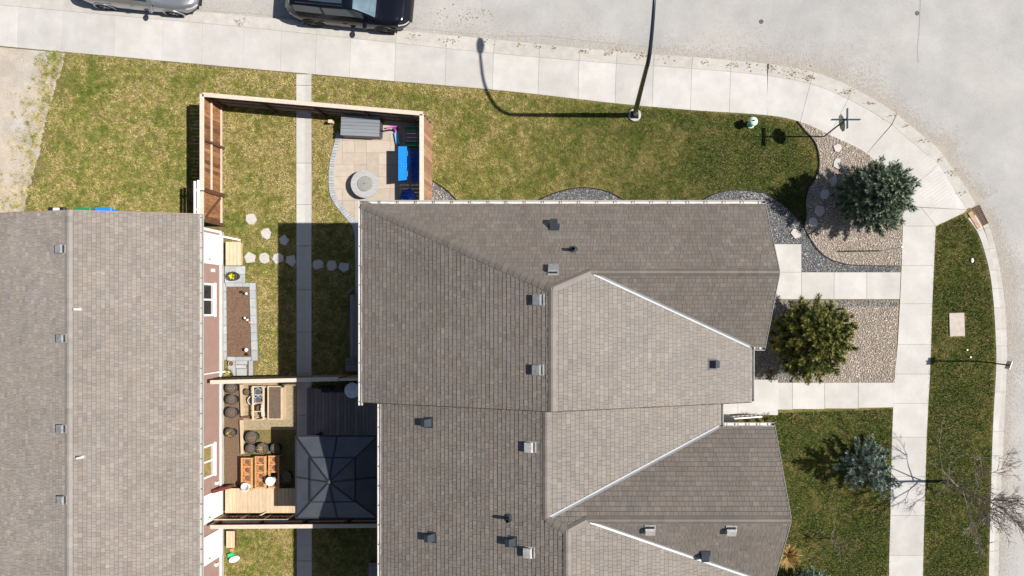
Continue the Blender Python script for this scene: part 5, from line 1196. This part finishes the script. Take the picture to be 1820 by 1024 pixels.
# ------------------------------------------------------------------ cars
def interp(xs, pts):
    p = np.array(pts); y = np.interp(xs, p[:,0], p[:,1])
    k = np.array([1,2,3,2,1.]); k /= k.sum(); yp = np.pad(y,2,mode='edge'); return np.convolve(yp,k,'valid')
def car(px, py, heading, label, name, paint, rimm, Lc=4.75, Wc=1.9, suv=True):
    e = empty(name, (px, py, ROADZ), heading, label, 'car', 'cars parked along the north kerb')
    N = 96; x = np.linspace(-Lc/2, Lc/2, N); hl = Lc/2; zr = 1.68 if suv else 1.45
    if suv:
        top = [(-hl,.95),(-hl+.06,1.05),(-hl+.14,1.12),(-hl+.38,zr-.1),(-hl+.75,zr-.02),(-hl+1.6,zr),(.25,zr-.03),(.45,zr-.09),(1.15,1.17),(1.3,1.12),(hl-.5,1.0),(hl-.15,.88),(hl,.62)]
        xw0, xw1, xr0, xr1, ws0, ws1 = -hl+.5, .72, -hl+.13, -hl+.42, .42, 1.16
    else:
        top = [(-hl,.85),(-hl+.1,1.0),(-hl+.55,1.06),(-hl+1.15,zr-.07),(-hl+1.5,zr),(-.1,zr),(.2,zr-.06),(.98,1.03),(1.15,.98),(hl-.45,.86),(hl-.12,.74),(hl,.55)]
        xw0, xw1, xr0, xr1, ws0, ws1 = -hl+.95, .6, -hl+.6, -hl+1.15, .16, 1.0
    zt = interp(x, top); zb = interp(x, [(-hl,.9),(-hl+.3,1.0 if suv else .95),(.8,.98 if suv else .9),(hl-.5,.86 if suv else .74),(hl,.56)])
    zb = np.minimum(zb, zt-.02)
    wb = Wc/2*interp(x, [(-hl,.58),(-hl+.06,.74),(-hl+.2,.87),(-hl+.55,.97),(-.5,1.0),(.7,1.0),(hl-.85,.985),(hl-.45,.92),(hl-.18,.78),(hl-.05,.62),(hl,.45)])
    wr = Wc/2*interp(x, [(-hl,.66),(-hl+.4,.70),(-.6,.74),(.5,.70),(1.2,.80),(hl-.3,.78),(hl,.5)])
    cab = np.clip((zt-zb-.06)/.25, 0, 1)
    zf = interp(x, [(-hl,.42),(-hl+.3,.3),(hl-.4,.27),(hl,.36)])
    sec = []
    for i in range(N):
        we_ = wb[i]*(1-cab[i])*.86+wr[i]*cab[i]; ze = zb[i]+(zt[i]-zb[i])*(.86 if cab[i]>.5 else .72)
        s = [(wb[i]*.9,zf[i]),(wb[i]*.985,zf[i]+.12),(wb[i],zf[i]+(zb[i]-zf[i])*.55),(wb[i]*.985,zb[i]-.07),(wb[i]*.955,zb[i]),
             (wb[i]*.93*(1-cab[i])+cab[i]*(wb[i]*.62+we_*.31), zb[i]+(ze-zb[i])*.35),(wb[i]*.9*(1-cab[i])+cab[i]*(wb[i]*.31+we_*.64), zb[i]+(ze-zb[i])*.72),
             (we_,ze),(we_*.93,zt[i]-(zt[i]-ze)*.35),(we_*.72,zt[i]-.012),(we_*.36,zt[i]-.002),(0,zt[i])]
        sec.append(s)
    M_ = len(sec[0]); full = [[(y,z) for y,z in s]+[(-y,z) for y,z in s[-2::-1]] for s in sec]; K = len(full[0])
    bins = {}
    for i in range(N-1):
        xm = (x[i]+x[i+1])/2
        for j in range(K-1):
            jj = min(j, K-2-j); kind = 'body'; nm = 'body'
            if jj in (5,6) and xw0 < xm < xw1 and cab[i] > .6 and cab[i+1] > .6:
                if abs(xm-(xw0+.42*(xw1-xw0))) > .05: kind = 'glass'; nm = ('side_window', j < K//2, xm > xw0+.42*(xw1-xw0))
                else: kind = 'trim'; nm = ('pillar', j < K//2)
            elif jj >= 8 and ws0 < xm < ws1: kind = 'ws'; nm = 'windshield'
            elif jj >= 8 and xr0 < xm < xr1: kind = 'glass'; nm = 'rear_window'
            elif jj in (8,9,10) and suv and -1.2 < xm < .05 and jj > 8: kind = 'glass'; nm = 'roof_glass'
            elif jj == 0: kind = 'trim'; nm = 'sill'
            elif jj in (3,) and xm > hl-.42 and xm < hl-.06: kind = 'lw'; nm = ('headlight', j < K//2)
            elif jj in (3,) and xm < -hl+.3: kind = 'lr'; nm = ('tail_light', j < K//2)
            bins.setdefault((kind,nm),[]).append((i,j))
    mm = {'body':paint,'glass':m_carglass,'ws':m_ws,'trim':m_trim,'lw':m_lamp_w,'lr':m_lamp_r}
    for (kind,nm), cells in bins.items():
        mb = MB(); idx = {}
        def vi(i,j):
            if (i,j) not in idx:
                idx[(i,j)] = len(mb.v); y,z = full[i][j]; mb.v.append((x[i],y,z))
            return idx[(i,j)]
        for i,j in cells: mb.f.append((vi(i,j),vi(i+1,j),vi(i+1,j+1),vi(i,j+1))[::-1])
        if nm == 'body':
            for i in (0,N-1): mb.f.append(tuple(vi(i,j) for j in range(K)))
        o = mb.build(nm if isinstance(nm,str) else nm[0], mm[kind], e, True)
        if nm == 'body': auto_smooth(o, 50)
    MB().box(-hl+.35,hl-.35,-Wc/2*.84,Wc/2*.84,.2,.45).build('underbody', m_trim, e)
    rw = .36 if suv else .33; wbx = 1.42 if suv else 1.36
    for sx in (-1,1):
        for sy in (-1,1):
            w = empty('wheel', (sx*wbx-.02, sy*(Wc/2-.11), rw), 0, parent=e); w.rotation_euler = (R(90)*-sy,0,0)
            auto_smooth(MB().lathe([(rw*.6,-.1),(rw*.95,-.1),(rw,-.06),(rw,.07),(rw*.95,.11),(rw*.66,.115),(rw*.64,.09)],28).build('tyre', m_tyre, w))
            auto_smooth(MB().lathe([(rw*.64,.07),(rw*.62,.105),(rw*.56,.1),(rw*.54,.05),(.05,.06)],24).build('rim', m_trim, w))
            for k in range(5): MB().bar((0,0,.085),(math.cos(k*1.2566)*rw*.58,math.sin(k*1.2566)*rw*.58,.095),.055,.03).build('spoke', rimm, w)
            # wheel arch lip, a real ring standing proud of the flank
            pts = [(sx*wbx-.02+(rw+.05)*math.cos(a), sy*(Wc/2-.008), rw+(rw+.05)*math.sin(a)) for a in np.linspace(-.15,math.pi+.15,14)]
            MB().tube(pts,.035,6).build('arch_lip', m_trim if suv else paint, e)
    for sy in (-1,1):
        mr = auto_smooth(MB().lathe([(.03,-.05),(.1,-.06),(.11,.0),(.08,.06),(.03,.07)],14,(0,0,0),.75,1.25).build('mirror', paint, e)); mr.location = (.78, sy*(Wc/2+.1), 1.06 if suv else .97)
        MB().bar((.8,sy*(Wc/2-.06),1.0 if suv else .92),(.79,sy*(Wc/2+.05),1.04 if suv else .95),.05,.03).build('mirror_stalk', m_trim, e)
        for dx in (-.05,-.95): MB().bar((dx-.1,sy*(Wc/2+.005),.8),(dx+.08,sy*(Wc/2+.005),.8),.02,.03).build('door_handle', paint if not suv else m_trim, e)
        if suv: MB().bar((-1.7,sy*.62,zr+.03),(.1,sy*.61,zr+.02),.035,.035).build('roof_rail', m_blackm, e)
    MB().bar((.95,-.55,1.27 if suv else 1.13),(1.02,.1,1.24 if suv else 1.1),.02,.015).build('wiper', m_trim, e)
    MB().cbox(hl-.1,hl+.02,-.5,.5,.34,.56,.02).build('grille', m_trim, e)
    return e
hd_ = math.atan(-.0957)
car(-9.55,12.10,hd_,'black sports utility vehicle parked at the north kerb','parked_car',m_suv,m_rimdk)
car(-17.78,12.74,hd_,'silver sedan cut off by the top edge at the kerb','parked_car',m_silver,m_rim,4.7,1.84,False)

# ------------------------------------------------------------------ grass: real blades over every lawn
GP = [PL([(112,93),(530,133),(526,152),(526,1100),(400,1100),(400,380),(-50,380),(38,376),(62,290),(80,205),(104,130)]),      # left lawn and back yard, left of the path
      PL([(554,135),(900,163),(1128,190),(1362,207),(1415,217),(1449,255),(1456,288),(1450,315),(1436,336),(1431,360),(1430,398),(1400,370),(1362,345),(1340,420),(660,420),(660,1100),(555,1100)]),
      PL([(1663,404),(1711,381),(1737,416),(1756,478),(1764,536),(1768,600),(1769,650),(1763,764),(1759,900),(1756,1024),(1752,1100),(1639,1100),(1641,1024),(1645,847),(1652,665),(1656,560),(1660,472)]),
      PL([(1290,738),(1586,727),(1584,800),(1582,916),(1577,1100),(1290,1100)]), PL([(1278,532),(1300,532),(1300,545),(1278,545)])]
EX = [pp, PL([(404,503),(459,503),(463,642),(452,670),(404,670)]), PL([(397,676),(526,676),(526,916),(397,916)]), PL([(545,690),(720,690),(720,925),(545,925)]), PL([(620,520),(720,520),(720,664),(612,664)]),
      PL([(400,472),(437,472),(437,503),(400,503)]), PL([(1312,674),(1382,674),(1382,738),(1312,738)]), PL([(1684,556),(1716,556),(1716,600),(1684,600)]), full_o+full_i[::-1], lens[0], lens[1], lens[2], bedB,
      [(-6.95,3.0),(4.9,3.0),(4.9,-.65),(4.45,-2.8),(5.2,-2.8),(5.2,-13),(-6.35,-13),(-6.35,-2.8),(-6.95,-2.8)], [(XWL,3.15),(XWL,-13),(-21.9,-13),(-21.9,3.15)]]
BORD = [PL([(112,93),(530,133)]), PL([(554,135),(900,163),(1128,190),(1362,207),(1415,217)]), PL([(527,132),(527,1030)]), PL([(554,132),(555,1030)]), PL([(394,185),(394,395)]), edge1, PL([(1603,402),(1580,1024)]), PL([(1663,404),(1652,665),(1641,1024)]), KIN, pout,
        PL([(768,222),(768,330)]), lens[1][:21], lens[0][:11], lens[2][:21], PL([(458,503),(462,640)])]
PX_, PY_ = [], []
for poly in GP:
    xs = [p[0] for p in poly]; ys_ = [p[1] for p in poly]; A = (max(xs)-min(xs))*(max(ys_)-min(ys_)); n = int(A*2900)
    x = rng.uniform(min(xs),max(xs),n); y = rng.uniform(min(ys_),max(ys_),n); k = inside(poly,x,y); PX_.append(x[k]); PY_.append(y[k])
x = np.concatenate(PX_); y = np.concatenate(PY_); k = np.ones(len(x), bool)
for q in EX: k &= ~inside(q, x, y)
x, y = x[k], y[k]
# ragged edge where the lawn thins out into the gravel drive
gl = PL([(112,93),(104,130),(80,205),(62,290),(38,376),(30,420)]); dg = dist_to(gl, x, y)
thin = np.clip(dg/1.3, 0, 1); keep = rng.random(len(x)) < np.where(fbm(x,y,2.6,4) > .62-.38*thin, 1, .12+.88*thin*thin); x, y = x[keep], y[keep]
# stray tufts in the drive
tx, ty = [], []
for k in range(420):
    t = rng.random(); i = min(int(t*5),4); a, b = gl[i], gl[i+1]; f = t*5-i; off = -abs(rng.normal(0,.5)); cx_, cy_ = a[0]+(b[0]-a[0])*f+off, a[1]+(b[1]-a[1])*f
    m_n = int(rng.integers(10,60)); sd_s = rng.uniform(.03,.1); tx.append(rng.normal(cx_,sd_s,m_n)); ty.append(rng.normal(cy_,sd_s,m_n))
x = x+rng.normal(0,.025,len(x)); y = y+rng.normal(0,.025,len(y)); n_lawn = len(x)
x = np.concatenate([x]+tx); y = np.concatenate([y]+ty); n = len(x)
d = np.full(n, 9.)
for L_ in BORD: d = np.minimum(d, dist_to(L_, x, y))
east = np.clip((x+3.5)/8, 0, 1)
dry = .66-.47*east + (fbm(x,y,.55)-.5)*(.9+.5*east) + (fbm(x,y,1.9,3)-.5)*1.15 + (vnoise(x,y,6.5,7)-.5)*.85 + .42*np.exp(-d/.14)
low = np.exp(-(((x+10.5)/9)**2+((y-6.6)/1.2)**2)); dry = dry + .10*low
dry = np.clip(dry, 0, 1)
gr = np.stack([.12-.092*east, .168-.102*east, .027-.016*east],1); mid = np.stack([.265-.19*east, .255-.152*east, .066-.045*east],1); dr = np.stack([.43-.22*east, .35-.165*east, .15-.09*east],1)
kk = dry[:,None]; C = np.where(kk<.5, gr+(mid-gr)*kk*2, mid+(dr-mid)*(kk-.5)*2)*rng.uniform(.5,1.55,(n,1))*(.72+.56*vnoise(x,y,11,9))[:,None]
a = rng.uniform(0,2*np.pi,n); ln = rng.uniform(.03,.075,n); lean = rng.uniform(.35,.95,n); w = rng.uniform(.006,.012,n)
ca, sa = np.cos(a), np.sin(a); z0 = np.full(n,-.009); z0[n_lawn:] = .004
b0_ = np.stack([x-sa*w, y+ca*w, z0],1); b1_ = np.stack([x+sa*w, y-ca*w, z0],1); t_ = np.stack([x+ca*ln*lean, y+sa*ln*lean, z0+ln*np.sqrt(1-lean**2)*.9+.012],1)
V = np.stack([b0_,b1_,t_],1).reshape(-1,3)
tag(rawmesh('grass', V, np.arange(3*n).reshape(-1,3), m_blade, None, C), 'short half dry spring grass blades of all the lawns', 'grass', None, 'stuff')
print('grass blades', n)

print('triangles', sum(sum(len(p.vertices)-2 for p in me.polygons) if len(me.polygons) < 3000 else sum(1 for _ in range(0)) + (len(me.loops)-2*len(me.polygons)) for me in bpy.data.meshes))
